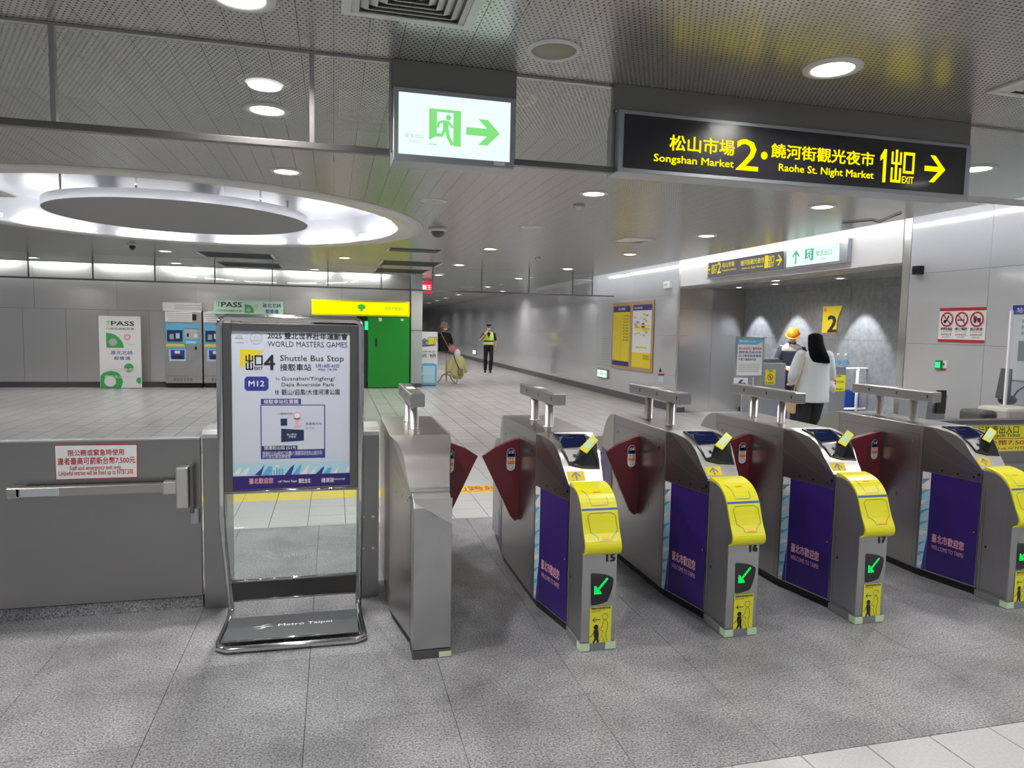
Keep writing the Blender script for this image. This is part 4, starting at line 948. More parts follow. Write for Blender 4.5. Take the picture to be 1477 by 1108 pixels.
# ================================================================== FASCIA SIGNS
fs = thing('direction_sign', 'small brown direction sign with yellow lettering on the white fascia over the passage', 'sign', (6.56, 10.6, 2.7))
f = Face((6.52, 0, 0), (0, -1, 0), (0, 0, 1), fs)
K = lambda x, y: (1000+x/6.154, 340+y/6.154)
L0 = f.uv(*K(115, 390)); L1 = f.uv(*K(115, 240)); D_ = f.uv(*K(812, 210)); R0 = f.uv(*K(1358, 235)); R1 = f.uv(*K(1358, 12))
va, vb = (L0[1]+R0[1])/2, (L1[1]+R1[1])/2
MB().box(6.53, 6.597, -D_[0]+.01, -L0[0], va, vb).build('housing', 'alu', fs, .004)
f.rect((L0[0]+.06, va+.03), (D_[0]-.05, vb-.03), 'sign_brown', 1, 'sign_panel')
U = lambda x: f.uv(*K(x, 200))[0]; V = lambda t: va+(vb-va)*t
Yd = 'sign_dim_yellow'
f2 = lambda s_, x0, x1, t0, t1, bo=.02, m=Yd: f.text(s_, (U(x0), V(t0)), (U(x1), V(t1)), m, bo, 2)
arrow(f, ((U(122)+U(155))/2, V(.52)), U(158)-U(120), .15, Yd, pi, 2, .18)
chuko(f, U(168), V(.28), U(213), V(.78), Yd); f2('2', 220, 250, .26, .84, .03); f2('松山市場', 262, 368, .52, .80); f2('Songshan Market', 262, 388, .30, .42)
f2('饒河街觀光夜市', 425, 632, .48, .76); f2('Raohe St. Night Market', 438, 625, .26, .38); f2('1', 642, 662, .22, .80, .05); chuko(f, U(668), V(.22), U(720), V(.78), Yd)
arrow(f, ((U(738)+U(790))/2, V(.5)), U(790)-U(736), .16, Yd, 0, 2, .18); f.done()
gs = thing('exit_sign', 'white lit exit sign with green arrow pointing up on the fascia over the passage', 'exit sign', (6.56, 8.9, 2.7))
MB().box(6.53, 6.597, -R0[0], -D_[0]-.0, va, vb).build('housing', 'alu', gs, .004)
f.par = gs; f.rect((D_[0]+.05, va+.035), (U(1295), vb-.035), 'sign_white', 1, 'lit_panel')
arrow(f, ((U(888)+U(935))/2, V(.52)), .20, .15, 'sign_green_b', pi/2, 2, .2); exit_figure(f, U(992), V(.28), U(1066), V(.80), 'sign_green_b', 'sign_white', 2)
f2('緊急出口', 1090, 1228, .42, .66, .0, 'sign_green_b'); f2('EXIT', 1135, 1168, .25, .33, .0, 'sign_green_b'); f.done()
cc = thing('wall_camera', 'small black camera on the corner trim right of the passage', 'camera', (6.55, 6.96, 2.3))
c = onx(1320, 390, 6.55); MB().box(6.53, 6.61, c[1]-.07, c[1]+.03, c[2]-.05, c[2]+.05).build('body', 'black', cc, .006); MB().tube([(6.53, c[1]-.02, c[2]), (6.515, c[1]-.02, c[2])], .025, 12).build('lens', 'black_gloss', cc)
cabl = MB().tube([onz(*p, H-.01) for p in ((1215, 322), (1235, 320), (1258, 318), (1268, 321), (1282, 315), (1300, 308))], .006, 6).build('ceiling_cable', 'black'); tag(cabl, 'thin black cable hanging loose at the ceiling edge above the passage', 'cable')
# ================================================================== POSTERS AND SIGNS ON THE RIGHT WALL
def wall_face(par, X=XW): return Face((X, 0, 0), (0, -1, 0), (0, 0, 1), par)
def framed(nm, lab, cat, tl, br, Kf, frame='steel', depth=.03, mg=.03):
    f = wall_face(None, XW-depth); a = f.uv(*Kf(tl[0], br[1])); 
    A = f.uv(*Kf(*tl)); B = f.uv(*Kf(*br))
    t = thing(nm, lab, cat, (XW, -(A[0]+B[0])/2, B[1])); f.par = t
    MB().box(XW-depth+.002, XW-.002, -B[0]-mg, -A[0]+mg, B[1]-mg, A[1]+mg).build('frame', frame, t, .004)
    return t, f, A, B
K = lambda x, y: (870+x/6.923, 420+y/6.923)
mp, f, A, B = framed('wall_poster', 'tall framed yellow timetable poster with purple ends on the right wall, left of the map', 'poster', (108, 155), (252, 755), K, 'tan', mg=.08)
w_, h_ = B[0]-A[0], A[1]-B[1]; q = lambda x, y: (A[0]+w_*x, B[1]+h_*y)
f.rect(q(0, 0), q(1, 1), 'yellow_tape', 1, 'poster'); f.rect(q(0, .90), q(1, 1), 'purple', 2, 'print'); f.rect(q(0, 0), q(1, .08), 'purple', 2, 'print')
f.text('站位置圖', q(.3, .93), q(.7, .97), 'white_print', .01, 3); f.line([q(.5, .10), q(.5, .88)], .01, 'orange_print', 3)
for k in range(9): f.text('出口資訊', q(.62, .82-.05*k), q(.95, .85-.05*k), 'ink', 0, 3)
f.done()
mp, f, A, B = framed('wall_map', 'tall framed area map with purple heading and yellow foot on the right wall', 'map', (303, 140), (468, 780), K, 'tan', mg=.08)
w_, h_ = B[0]-A[0], A[1]-B[1]; q = lambda x, y: (A[0]+w_*x, B[1]+h_*y)
f.rect(q(0, 0), q(1, 1), 'paper', 1, 'poster'); f.rect(q(0, .91), q(1, 1), 'purple', 2, 'print'); f.rect(q(0, 0), q(1, .24), 'yellow_tape', 2, 'print')
f.text('站區資訊圖', q(.08, .935), q(.5, .965), 'white_print', .01, 3)
for k in range(26):
    x, y = random.uniform(.1, .9), random.uniform(.5, .85); s_ = random.uniform(.03, .09)
    f.rect(q(x-s_, y-s_*.25), q(x+s_, y+s_*.25), ('yellow_tape', 'grey_print', 'orange_print', 'light_grey')[k % 4], 3, 'print')
for y in (.62, .66, .59): f.rect(q(.15, y), q(.95, y+.015), 'yellow_tape', 4, 'print')
for k in range(2): f.text('捷運資訊', q(.6, .18-.04*k), q(.95, .205-.04*k), 'ink', 0, 3)
f.rect(q(.2, .31), q(.8, .335), 'yellow_tape', 4, 'print'); f.done()
K = lambda x, y: (800+x/3.69, 340+y/3.69)
t, f, A, B = framed('exit_light', 'small lit green and white exit box low on the right wall beside the posters', 'exit sign', (228, 711), (276, 757), K, 'alu', .05, .03)
w_, h_ = B[0]-A[0], A[1]-B[1]; f.rect(A, B, 'sign_white', 1, 'lit_panel'); exit_figure(f, A[0]+w_*.36, B[1]+h_*.2, A[0]+w_*.58, B[1]+h_*.8, 'sign_green', 'sign_white', 2)
arrow(f, (A[0]+w_*.8, B[1]+h_*.5), w_*.3, h_*.4, 'sign_green', 0, 2, .25); arrow(f, (A[0]+w_*.16, B[1]+h_*.5), w_*.25, h_*.4, 'sign_green', pi, 2, .25); f.done()
t, f, A, B = framed('exit_light', 'tiny lit exit box far down the corridor wall left of the guard', 'exit sign', (0, 0), (4, 6), lambda x, y: (682+x, 505+y), 'alu', .05, .03)
f.rect(A, B, 'white_lit', 1, 'lit_panel'); f.done()
t, f, A, B = framed('wall_phone', 'small white call box with white cover high on the wall right of the map', 'call box', (580, 248), (610, 275), K, 'paper', .06, .01)
f.rect((A[0]+.03, B[1]+.03), (B[0]-.1, A[1]-.03), 'light_grey', 1, 'cover'); f.done()
t, f, A, B = framed('wall_notice', 'faint white notice sheet on the wall left of the yellow timetable poster', 'notice', (255, 535), (298, 690), K, 'light_grey', .008, .0)
for k in range(10): f.rect((A[0]+.03, A[1]-.07-k*(A[1]-B[1])/11), (B[0]-.05, A[1]-.05-k*(A[1]-B[1])/11), 'grey_print', 1, 'print')
f.done()
# no smoking board
K = lambda x, y: (1340+x/4.613, 420+y/4.613)
ns = thing('prohibition_sign', 'white board with three red prohibition rings and red bands on the right wall', 'sign', (XW, 6.2, 1.55))
f = wall_face(ns, XW-.008); A = f.uv(1356, 444.5); B = f.uv(1420, 494); A = (A[0], (A[1]+f.uv(1421.5, 443)[1])/2); B = (B[0], (B[1]+f.uv(1354.5, 494)[1])/2)
MB().box(XW-.008, XW-.001, -B[0], -A[0], B[1], A[1]).build('board', 'white_print', ns)
w_, h_ = B[0]-A[0], A[1]-B[1]; q = lambda x, y: (A[0]+w_*x, B[1]+h_*y)
f.rect(q(0, .91), q(1, 1), 'red_print', 1); f.rect(q(0, 0), q(1, .08), 'red_print', 1)
for k, s_ in enumerate(('禁帶危險品', '禁止吸菸', '禁止飲食')):
    c = q(.18+.32*k, .66); r_ = w_*.125
    f.ring(c, r_, w_*.03, 'red_print', 3, 'prohibition_ring'); f.line([(c[0]-r_*.7, c[1]+r_*.7), (c[0]+r_*.7, c[1]-r_*.7)], w_*.022, 'red_print', 3, 'prohibition_ring')
    if k == 0: f.line([(c[0]-r_*.4, c[1]-r_*.5), (c[0], c[1]+.0), (c[0]+r_*.3, c[1]+r_*.6)], w_*.03, 'ink', 2, 'pictogram'); f.circ((c[0]-r_*.35, c[1]-r_*.3), r_*.25, 'ink', 2, 'pictogram')
    if k == 1: f.rect((c[0]-r_*.7, c[1]-r_*.18), (c[0]+r_*.5, c[1]+.0), 'ink', 2, 'pictogram'); f.line([(c[0]+r_*.3, c[1]+r_*.1), (c[0]+r_*.5, c[1]+r_*.6)], w_*.01, 'ink', 2, 'pictogram')
    if k == 2: f.poly([(c[0]-r_*.5, c[1]-r_*.5), (c[0]-r_*.1, c[1]-r_*.5), (c[0], c[1]+r_*.4), (c[0]-r_*.6, c[1]+r_*.4)], 'ink', 2, 'pictogram'); f.rect((c[0]+r_*.1, c[1]-r_*.4), (c[0]+r_*.6, c[1]+r_*.2), 'ink', 2, 'pictogram')
    f.text(s_, (c[0]-w_*.13, q(0, .345)[1]), (c[0]+w_*.13, q(0, .43)[1]), 'ink', .02, 2)
    f.text('No Smoking' if k == 1 else ('No Eating or Drinking' if k else 'No Dangerous Goods'), (c[0]-w_*.12, q(0, .285)[1]), (c[0]+w_*.12, q(0, .32)[1]), 'ink', 0, 2)
    f.text('違者罰新台幣', (c[0]-w_*.12, q(0, .20)[1]), (c[0]+w_*.12, q(0, .245)[1]), 'red_print', .02, 2); f.text('NT$7,500', (c[0]-w_*.08, q(0, .13)[1]), (c[0]+w_*.08, q(0, .165)[1]), 'ink', 0, 2)
f.done()
gb = thing('door_release', 'small glowing green push button with white label on the right wall', 'button', (XW, 6.45, 1.3))
f = wall_face(gb, XW-.03); A = f.uv(1348.5, 519.5); B = f.uv(1356.5, 533.5); MB().box(XW-.03, XW-.001, -B[0], -A[0], B[1], A[1]).build('housing', 'kiosk_green', gb, .006)
f.rect((A[0]+.008, B[1]+.02), (B[0]-.008, A[1]-.02), 'green_glow', 1, 'button'); f.done()
f = wall_face(gb, XW-.004); A = f.uv(1358, 520); B = f.uv(1365, 531); MB().box(XW-.004, XW-.001, -B[0], -A[0], B[1], A[1]).build('label', 'white_print', gb); f.rect((A[0]+.025, B[1]+.03), (A[0]+.045, A[1]-.03), 'ink', 1, 'print'); f.rect((A[0], B[1]-.03), (B[0], B[1]-.01), 'red_print', 1, 'print'); f.done()
nb = thing('notice_board', 'white information board with blue heading on the wall at the right edge', 'notice board', (XW, 5.5, 1.5))
f = wall_face(nb, XW-.02); A = f.uv(1460, 439.5); MB().box(XW-.02, XW-.001, 4.85, -A[0], 1.2, A[1]).build('board', 'paper', nb, .002)
f.rect((A[0]+.01, A[1]-.10), (-4.86, A[1]-.005), 'navy', 1, 'print'); f.text('站長室', (A[0]+.06, A[1]-.08), (A[0]+.25, A[1]-.03), 'white_print', .01, 2)
for k in range(3): f.rect((A[0]+.12, A[1]-.18-.06*k), (-4.95, A[1]-.15-.06*k), 'grey_print', 1, 'print')
f.rect((A[0]+.1, A[1]-.56), (-4.9, A[1]-.36), 'mid_grey', 1, 'print'); f.done()
# ---- service counter right edge
sc = thing('service_counter', 'grey service counter behind the bicycle gate at the right edge', 'counter', (6.0, 5.05, 0))
MB().box(5.32, 6.55, 4.75, 5.45, 0, .75).build('cabinet', 'mid_grey', sc, .004); MB().box(5.29, 6.56, 4.72, 5.48, .75, .78).build('worktop', 'light_grey', sc, .004)
def ctr(x0, x1, y0, y1, Y, d=.1):
    a = ony(x0, y1, Y); b = ony(x1, y0, Y); return (a[0], b[0], Y, Y+d, a[2], b[2])
t = thing('terminal_cover', 'dark grey boxy equipment cover on the service counter, left of the beige one', 'equipment', (5.4, 4.9, .78)); d_ = ctr(1417, 1441, 593, 610, 4.85, .25)
MB().box(d_[0], d_[1], d_[2], d_[3], .78, d_[5]).build('cover', 'steel_dark', t, .03)
t = thing('terminal_cover', 'beige rounded equipment housing on the service counter at the picture edge', 'equipment', (5.8, 4.9, .78)); d_ = ctr(1451, 1500, 589, 610, 4.80, .3)
MB().box(d_[0], d_[1], d_[2], d_[3], .78, d_[5]).build('cover', 'beige', t, .03)
t = thing('counter_screen', 'clear acrylic screen with polished edge standing on the service counter', 'acrylic screen', (5.9, 5.2, .78))
a = ony(1460, 448, 5.15); MB().box(a[0], 6.5, 5.15, 5.156, .78, a[2]).build('sheet', 'acrylic', t); MB().box(a[0]-.012, a[0]+.010, 5.144, 5.162, .78, a[2]).build('edge_strip', 'white_print', t)
t = thing('monitor', 'dark monitor seen edge-on behind the acrylic screen on the counter', 'monitor', (5.85, 5.3, .78))
a = ony(1446, 575, 5.3); b = ony(1455, 532, 5.3)
MB().prism([(a[0], 5.26, a[2]), (a[0]+.05, 5.26, a[2]-.01), (b[0], 5.26, b[2])], (0, .12, 0)).build('panel', 'trim_grey', t)
c = ony(1452, 582, 5.28); MB().ell((c[0]+.03, 5.3, c[2]+.03), .10, .06, .05).build('stand', 'black', t); MB().box(c[0]-.04, c[0]+.12, 5.24, 5.38, .78, .795).build('foot', 'black', t)
MB().tube([(c[0]+.05, 5.28, c[2]+.03), (c[0]+.12, 5.28, c[2]+.12), (c[0]+.22, 5.28, c[2]+.17), (c[0]+.4, 5.3, c[2]+.18)], .008, 8).build('cable', 'black', t)
# ---- card terminal column behind the wide aisle
ct = thing('card_terminal', 'grey column with sloping black screen behind the rightmost ticket gate', 'terminal', (4.6, 6.2, 0))
a = ony(1321, 606, 6.2); b = ony(1350, 578, 6.2)
MB().prism_x([(6.15, 0), (6.05, 1.0), (6.22, b[2]), (6.45, b[2]), (6.45, 0)], a[0], b[0]).build('column', 'alu', ct, .006)
MB().box(a[0]+.10, b[0]-.03, 6.04, 6.06, .80, 1.05).build('screen', 'black_gloss', ct, .003)
# ================================================================== PASSAGE
n2 = thing('exit_number_sign', 'yellow sign with a big black 2 on the grey stone wall', 'sign', (8.04, 10, 1.9))
f = Face((8.035, 0, 0), (0, -1, 0), (0, 0, 1), n2); K = lambda x, y: (1060+x/5.47, 440+y/5.47)
pts = [f.uv(*K(*p)) for p in ((697, 12), (847, 12), (803, 80), (800, 222), (690, 222))]; z1 = pts[0][1]; z0 = pts[4][1]
pts = [(pts[0][0], z1), (pts[1][0], z1), (pts[3][0], z1-.24), (pts[3][0], z0), (pts[0][0], z0)]
MB().prism([f.P(u, v, 0) for u, v in pts], (.014, 0, 0)).build('board', 'yellow_tape', n2)
f.text('2', (f.uv(*K(735, 150))[0], z0+.02), (f.uv(*K(802, 150))[0], z1-.16), 'ink', .05, 2); f.rect((pts[0][0]+.03, z1-.09), (pts[0][0]+.09, z1-.03), 'orange_print', 2); f.done()
def notice_stand():
    t = thing('notice_stand', 'white notice with blue heading on a metal stand in front of the steel jamb', 'notice stand', (7.0, 9.9, 0))
    f = Face((0, 9.9, 0), (1, 0, 0), (0, 0, 1), t); A = f.uv(1064.5, 488.5); B = f.uv(1098, 541.5)
    MB().box(A[0]-.03, B[0]+.03, 9.902, 9.93, B[1]-.03, A[1]+.03).build('frame', 'alu', t, .003); w_, h_ = B[0]-A[0], A[1]-B[1]; q = lambda x, y: (A[0]+w_*x, B[1]+h_*y)
    f.rect(q(0, 0), q(1, 1), 'paper', 1, 'notice'); f.poly([q(0, .84), q(.75, .84), q(1, .92), q(1, 1), q(0, 1)], 'sky_print', 2, 'print'); f.text('電扶梯施工公告', q(.06, .90), q(.7, .97), 'white_print', .01, 3)
    for k, s_ in enumerate(('即日起至完工暫停使用', '請旅客改由其他', '出口電扶梯或電梯', '不便之處敬請見諒')): f.text(s_, q(.05, .70-.10*k), q(.95 if k < 3 else .75, .77-.10*k), 'red_print' if k == 0 else 'navy', .02, 3)
    for k in range(5): f.rect(q(.06, .30-.05*k), q(.9, .315-.05*k), 'grey_print', 3, 'print')
    f.done()
    xm = (A[0]+B[0])/2
    for dx in (-.1, .1): MB().tube([(xm+dx, 9.92, .02), (xm+dx, 9.92, B[1])], .015, 8).build('pole', 'alu', t)
    MB().box(xm-.25, xm+.25, 9.78, 10.1, 0, .02).build('base', 'mid_grey', t, .003)
    MB().box(xm-.26, xm-.02, 9.89, 9.91, B[1]-.24, B[1]-.04).build('arrow_card', 'paper', t); f = Face((xm, 9.89, 0), (1, 0, 0), (0, 0, 1), t); arrow(f, (-.14, B[1]-.14), .16, .14, 'navy', pi, 1, .3); f.done()
notice_stand()
def barrier(nm, lab, x0, x1, yt, Y, note, mm='alu', d=.35, sign='stop'):
    a = ony(x0, yt, Y); b = ony(x1, yt, Y); zt = a[2]
    t = thing(nm, lab, 'barrier', ((a[0]+b[0])/2, Y, 0))
    MB().box(a[0], b[0], Y, Y+d, .12, zt).build('panel', mm, t, .01)
    for x in (a[0]+.04, b[0]-.04):
        for y in (Y+.05, Y+d-.05): MB().tube([(x, y, 0), (x, y, .13)], .02, 8).build('leg', 'steel_dark', t)
    f = Face((0, Y, 0), (1, 0, 0), (0, 0, 1), t); A = f.uv(note[0], note[1]); B = f.uv(note[2], note[3]); w_, h_ = B[0]-A[0], A[1]-B[1]; q = lambda x, y: (A[0]+w_*x, B[1]+h_*y)
    f.rect(q(0, 0), q(1, 1), 'yellow_sticker', 1, 'notice')
    if sign == 'stop':
        c = q(.26, .55); f.circ(c, w_*.18, 'red_print', 2, 'pictogram'); f.rect((c[0]-w_*.12, c[1]-w_*.035), (c[0]+w_*.12, c[1]+w_*.035), 'white_print', 3, 'pictogram'); f.text('禁止進入', q(.5, .5), q(.95, .64), 'ink', .01, 2)
    else:
        c = q(.5, .5); f.ring(c, w_*.24, w_*.07, 'red_print', 2, 'pictogram'); f.line([(c[0]-w_*.16, c[1]+w_*.16), (c[0]+w_*.16, c[1]-w_*.16)], w_*.06, 'red_print', 2, 'pictogram')
        f.circ((c[0], c[1]+w_*.05), w_*.05, 'ink', 2, 'pictogram'); f.rect((c[0]-w_*.04, c[1]-w_*.14), (c[0]+w_*.04, c[1]), 'ink', 2, 'pictogram')
    f.text('施工中請勿進入', q(.08, .06), q(.92, .18), 'ink', .02, 2); f.text('危險', q(.3, .86), q(.7, .97), 'ink', .02, 2); f.done()
    return t, zt
K = lambda x, y: (1060+x/5.47, 440+y/5.47)
b1, zt = barrier('work_cabinet', 'grey cabinet with yellow no entry notice, in front of the hard hat worker', 1101, 1134, 524, 10.2, (*K(240, 510), *K(315, 628)), 'alu', .4, 'no')
tt = thing('tool_tray', 'dark flat tool tray lying on the grey cabinet before the worker', 'tray', (7.3, 10.4, zt)); a = ony(1106, 520, 10.35); b = ony(1128, 513, 10.35)
MB().box(a[0], b[0], 10.3, 10.55, zt+.001, zt+.05).build('tray', 'steel_dark', tt, .01); MB().box(a[0]+.05, b[0]-.05, 10.35, 10.5, zt+.05, zt+.08).build('tool', 'alu', tt, .01)
b2, zt2 = barrier('work_barrier', 'grey barrier panel with yellow notice and red stop disc, right of the woman', 1198, 1221, 529, 9.0, (*K(745, 550), *K(867, 680)), 'alu', .06)
t = thing('water_bottle', 'clear water bottle with blue label standing on the grey barrier panel', 'bottle', (0, 0, 0)); a = ony(1208, 528, 9.03); t.location = (a[0], 9.03, zt2); ORG[t.name] = Vector(t.location)
MB().lathe((a[0], 9.03, zt2), [(.045, .0), (.05, .02), (.05, .10), (.045, .13), (.015, .16), (.015, .175)], 14).build('bottle', 'acrylic', t); MB().lathe((a[0], 9.03, zt2), [(.0515, .04), (.0515, .09)], 14, cap=False).build('label', 'sky_print', t); MB().lathe((a[0], 9.03, zt2), [(.018, .172), (.018, .195)], 12).build('cap', 'white_print', t)
t = copy_tree(t); t.location.x += .14; t['label'] = 'second clear water bottle on the barrier panel, right of the other'; 
rl = thing('railing', 'white tubular railing beside the blue crate in the passage', 'railing', (6.9, 9.1, 0))
xs_ = [ony(1236, 560, 9.2)[0], ony(1254, 560, 9.2)[0], ony(1298, 560, 9.2)[0]]; zt = ony(1240, 530, 9.2)[2]
for x in xs_: MB().tube([(x, 9.2, 0), (x, 9.2, zt)], .022, 8).build('post', 'white_metal', rl)
for z in (zt-.02, zt*.42): MB().tube([(xs_[0]-.4, 9.2, z), (xs_[-1]+.1, 9.2, z)], .018, 8).build('rail', 'white_metal', rl)
gp = thing('site_panel', 'plain grey site panel with two small yellow notices behind the white railing', 'panel', (7.3, 9.6, 0)); a = ony(1243, 529, 9.6); b = ony(1304, 529, 9.6)
MB().box(a[0], b[0], 9.6, 9.64, .3, a[2]).build('panel', 'light_grey', gp, .003)
for x in (a[0]+.03, b[0]-.06): MB().box(x, x+.03, 9.6, 9.66, 0, .32).build('foot', 'alu', gp)
f = Face((0, 9.6, 0), (1, 0, 0), (0, 0, 1), gp); f.rect((1243.5, 553), (1249, 540), 'yellow_sticker', 1, 'notice', px=True); f.rect((1269, 553), (1278, 541), 'yellow_sticker', 1, 'notice.001', px=True); f.done()
rb = thing('red_box', 'dark red upright box standing at the right end of the white railing', 'box', (7.2, 9.0, 0)); a = ony(1278, 529.5, 9.0); b = ony(1287.5, 529.5, 9.0)
MB().box(a[0], b[0], 9.0, 9.12, 0, a[2]).build('body', 'maroon', rb, .01); MB().box(a[0]-.004, b[0]+.004, 8.995, 9.125, a[2]-.03, a[2]+.002).build('lid', 'red_print', rb, .005)
bc = thing('crate', 'blue plastic crate on the passage floor behind the railing', 'crate', (6.9, 9.5, 0)); a = ony(1219, 582, 9.35); b = ony(1234, 564, 9.35); cr = MB()
MB().box(a[0], b[0]+.1, 9.35, 9.55, 0, .03).build('bottom', 'crate_blue', bc)
for d_ in ((a[0], b[0]+.1, 9.34, 9.36), (a[0], b[0]+.1, 9.55, 9.57), (a[0]-.01, a[0]+.01, 9.34, 9.57), (b[0]+.09, b[0]+.11, 9.34, 9.57)): MB().box(*d_, .0, b[2]).build('side', 'crate_blue', bc, .003)
bg = MB(); a = ony(1198, 580, 9.45); bg.ell((a[0], 9.45, .09), .15, .12, .09); o = bg.build('tool_bag', 'bag_brown', None, kind2=0); tag(o, 'dark brown tool bag lying on the floor beside the blue crate', 'bag')
del o['kind2']
# ================================================================== FAR WALL THINGS
tp = thing('standee', 'white upright pass poster board with green circles against the steel far wall', 'poster', (-4.85, 18.3, 0))
f = Face((0, 18.3, 0), (1, 0, 0), (0, 0, 1), tp); A = f.uv(142, 455.5); B = f.uv(204, 559); a0 = (A[0], 0); B = (f.uv(203, 500)[0], .02)
MB().box(A[0], B[0], 18.302, 18.35, .02, A[1]).build('board', 'white_print', tp, .003); MB().box(A[0]+.1, B[0]-.1, 18.3, 18.55, 0, .02).build('foot', 'mid_grey', tp)
w_, h_ = B[0]-A[0], A[1]-B[1]; q = lambda x, y: (A[0]+w_*x, B[1]+h_*y)
def tpass_art(f, q, w_, wide=False):
    if not wide:
        f.text('T', q(.17, .87), q(.28, .93), 'green_print', .0, 2); f.text('PASS', q(.30, .87), q(.85, .93), 'ink', .03, 2); f.text('行政院通勤月票', q(.17, .81), q(.85, .84), 'ink', 0, 2)
        f.poly([q(.17, .56), q(.57, .56)]+[q(.17+.42*cos(t), .56+.21*sin(t)) for t in [pi/2*k/6 for k in range(7)]], 'green_print', 2); f.circ(q(.33, .64), w_*.10, 'light_grey', 3)
        f.ring(q(.68, .71), w_*.06, w_*.05, 'pink_print', 2); f.text('TPASS', q(.70, .60), q(.84, .615), 'grey_print', 0, 2)
        f.text('基北北桃', q(.27, .465), q(.8, .52), 'navy', .01, 2); f.text('都會通', q(.34, .39), q(.74, .44), 'navy', .01, 2)
        f.circ(q(.70, .28), w_*.12, 'green_print', 2); f.poly([q(.01, 0), q(.5, 0), q(.55, .08), q(.52, .16), q(.42, .22), q(.25, .24), q(.08, .21), q(.01, .16)], 'green_print', 2)
        f.circ(q(.24, .09), w_*.14, 'white_print', 3); f.poly([q(.99, .06), q(.99, .15), q(.90, .14), q(.87, .10), q(.91, .06)], 'green_print', 2)
        f.text('通勤月票最便利', q(.12, .235), q(.9, .275), 'white_print', .02, 4); f.text('暢行生活隨你行', q(.12, .135), q(.9, .175), 'white_print', .02, 4)
    else:
        f.text('T', q(.04, .52), q(.10, .88), 'green_print', 0, 2); f.text('PASS', q(.11, .52), q(.40, .88), 'ink', .03, 2); f.text('行政院通勤月票', q(.04, .16), q(.40, .36), 'grey_print', 0, 2)
        f.poly([q(.44, .12), q(.57, .12), q(.57, .4), q(.54, .62), q(.50, .72), q(.44, .76)], 'green_print', 2); f.circ(q(.495, .36), w_*.03, 'light_grey', 3); f.ring(q(.61, .62), w_*.018, w_*.014, 'pink_print', 2)
        f.text('基北北桃', q(.70, .55), q(.97, .85), 'navy', .01, 2); f.text('都會通', q(.74, .12), q(.93, .42), 'navy', .01, 2)
f.rect(q(0, 0), q(1, 1), 'white_print', 1, 'poster'); tpass_art(f, q, w_); f.done()
hs = thing('header_sign', 'pale green pass sign above the ticket machines', 'sign', (-2.05, 18.4, 2)); f = Face((0, 18.35, 0), (1, 0, 0), (0, 0, 1), hs); A = f.uv(308, 433.5); B = f.uv(408.5, 450.5); A = (A[0], (A[1]+f.uv(408, 435)[1])/2); B = (B[0], A[1]-.33)
MB().box(A[0], B[0], 18.352, 18.42, B[1], A[1]).build('board', 'pale_green', hs, .003); MB().box((A[0]+B[0])/2-.2, (A[0]+B[0])/2+.2, 18.42, YF-.001, B[1]+.1, B[1]+.15).build('bracket', 'steel', hs)
w_, h_ = B[0]-A[0], A[1]-B[1]; q = lambda x, y: (A[0]+w_*x, B[1]+h_*y); tpass_art(f, q, w_, True); f.done()
def machine(x0, x1, lab):
    a = ony(x0, 549, 18.45); b = ony(x1, 449.5, 18.45); X0, X1, ZT = a[0]+.02, b[0]-.02, 1.86
    t = thing('ticket_machine', lab, 'ticket machine', ((X0+X1)/2, 18.5, 0), 'ticket machines in the far wall')
    MB().box(X0, X1, 18.45, YF-.002, .12, ZT).build('body', 'steel_soft', t, .008); MB().box(X0+.02, X1-.02, 18.5, YF-.04, 0, .12).build('plinth', 'black', t)
    f = Face((X0, 18.45, 0), (1, 0, 0), (0, 0, 1), t, .004, .004); W = X1-X0; Q = lambda x, y: (W*(x-150)/440, .12+(ZT-.12)*(1020-y)/820)
    R = lambda x0, y0, x1, y1, m, l, nm: f.rect(Q(x0, y1), Q(x1, y0), m, l, nm)
    R(155, 208, 475, 320, 'paper', 1, 'notice')
    for k in range(4): R(170+k*10, 225+k*24, 460, 230+k*24, 'grey_print', 2, 'print')
    R(478, 232, 528, 300, 'black', 1, 'speaker'); R(160, 340, 555, 400, 'sky_print', 1, 'panel'); R(160, 375, 380, 555, 'sky_print', 2, 'panel'); R(175, 415, 360, 545, 'deep_navy', 3, 'screen')
    R(205, 460, 255, 520, 'grey_print', 4, 'print'); R(280, 450, 325, 510, 'pale_blue', 4, 'print'); R(380, 395, 545, 515, 'light_grey', 1, 'coin_panel'); R(410, 450, 435, 490, 'ink', 2, 'coin_slot'); R(495, 455, 540, 495, 'paper', 2, 'label')
    R(380, 518, 555, 580, 'sky_print', 1, 'panel'); R(400, 540, 520, 565, 'pale_blue', 2, 'print'); R(160, 572, 380, 602, 'yellow_tape', 2, 'label'); R(165, 600, 380, 632, 'sky_print', 1, 'panel'); R(502, 600, 530, 635, 'black', 1, 'button')
    R(195, 635, 395, 768, 'pale_blue', 1, 'outlet'); R(215, 640, 380, 745, 'navy', 2, 'outlet'); R(235, 705, 355, 745, 'ink', 3, 'outlet'); R(262, 648, 325, 682, 'paper', 3, 'label')
    R(150, 935, 420, 939, 'steel_dark', 1, 'seam')
    for k in range(6): R(245+40*k, 962, 268+40*k, 998, 'mid_grey', 1, 'vent')
    f.done(); return t
m1 = machine(238, 292, 'steel ticket machine with blue panels, left one of the pair'); m2 = machine(293, 347, 'steel ticket machine with blue panels, half hidden behind the poster stand')
hd = thing('header_notice', 'long white paper notice on top of the left ticket machine', 'notice', (-3.6, 18.5, 1.86)); a = ony(234.5, 448, 18.45); b = ony(290, 437, 18.45)
MB().box(a[0], b[0], 18.47, 18.49, 1.862, 2.07).build('board', 'paper', hd); f = Face((a[0], 18.47, 0), (1, 0, 0), (0, 0, 1), hd)
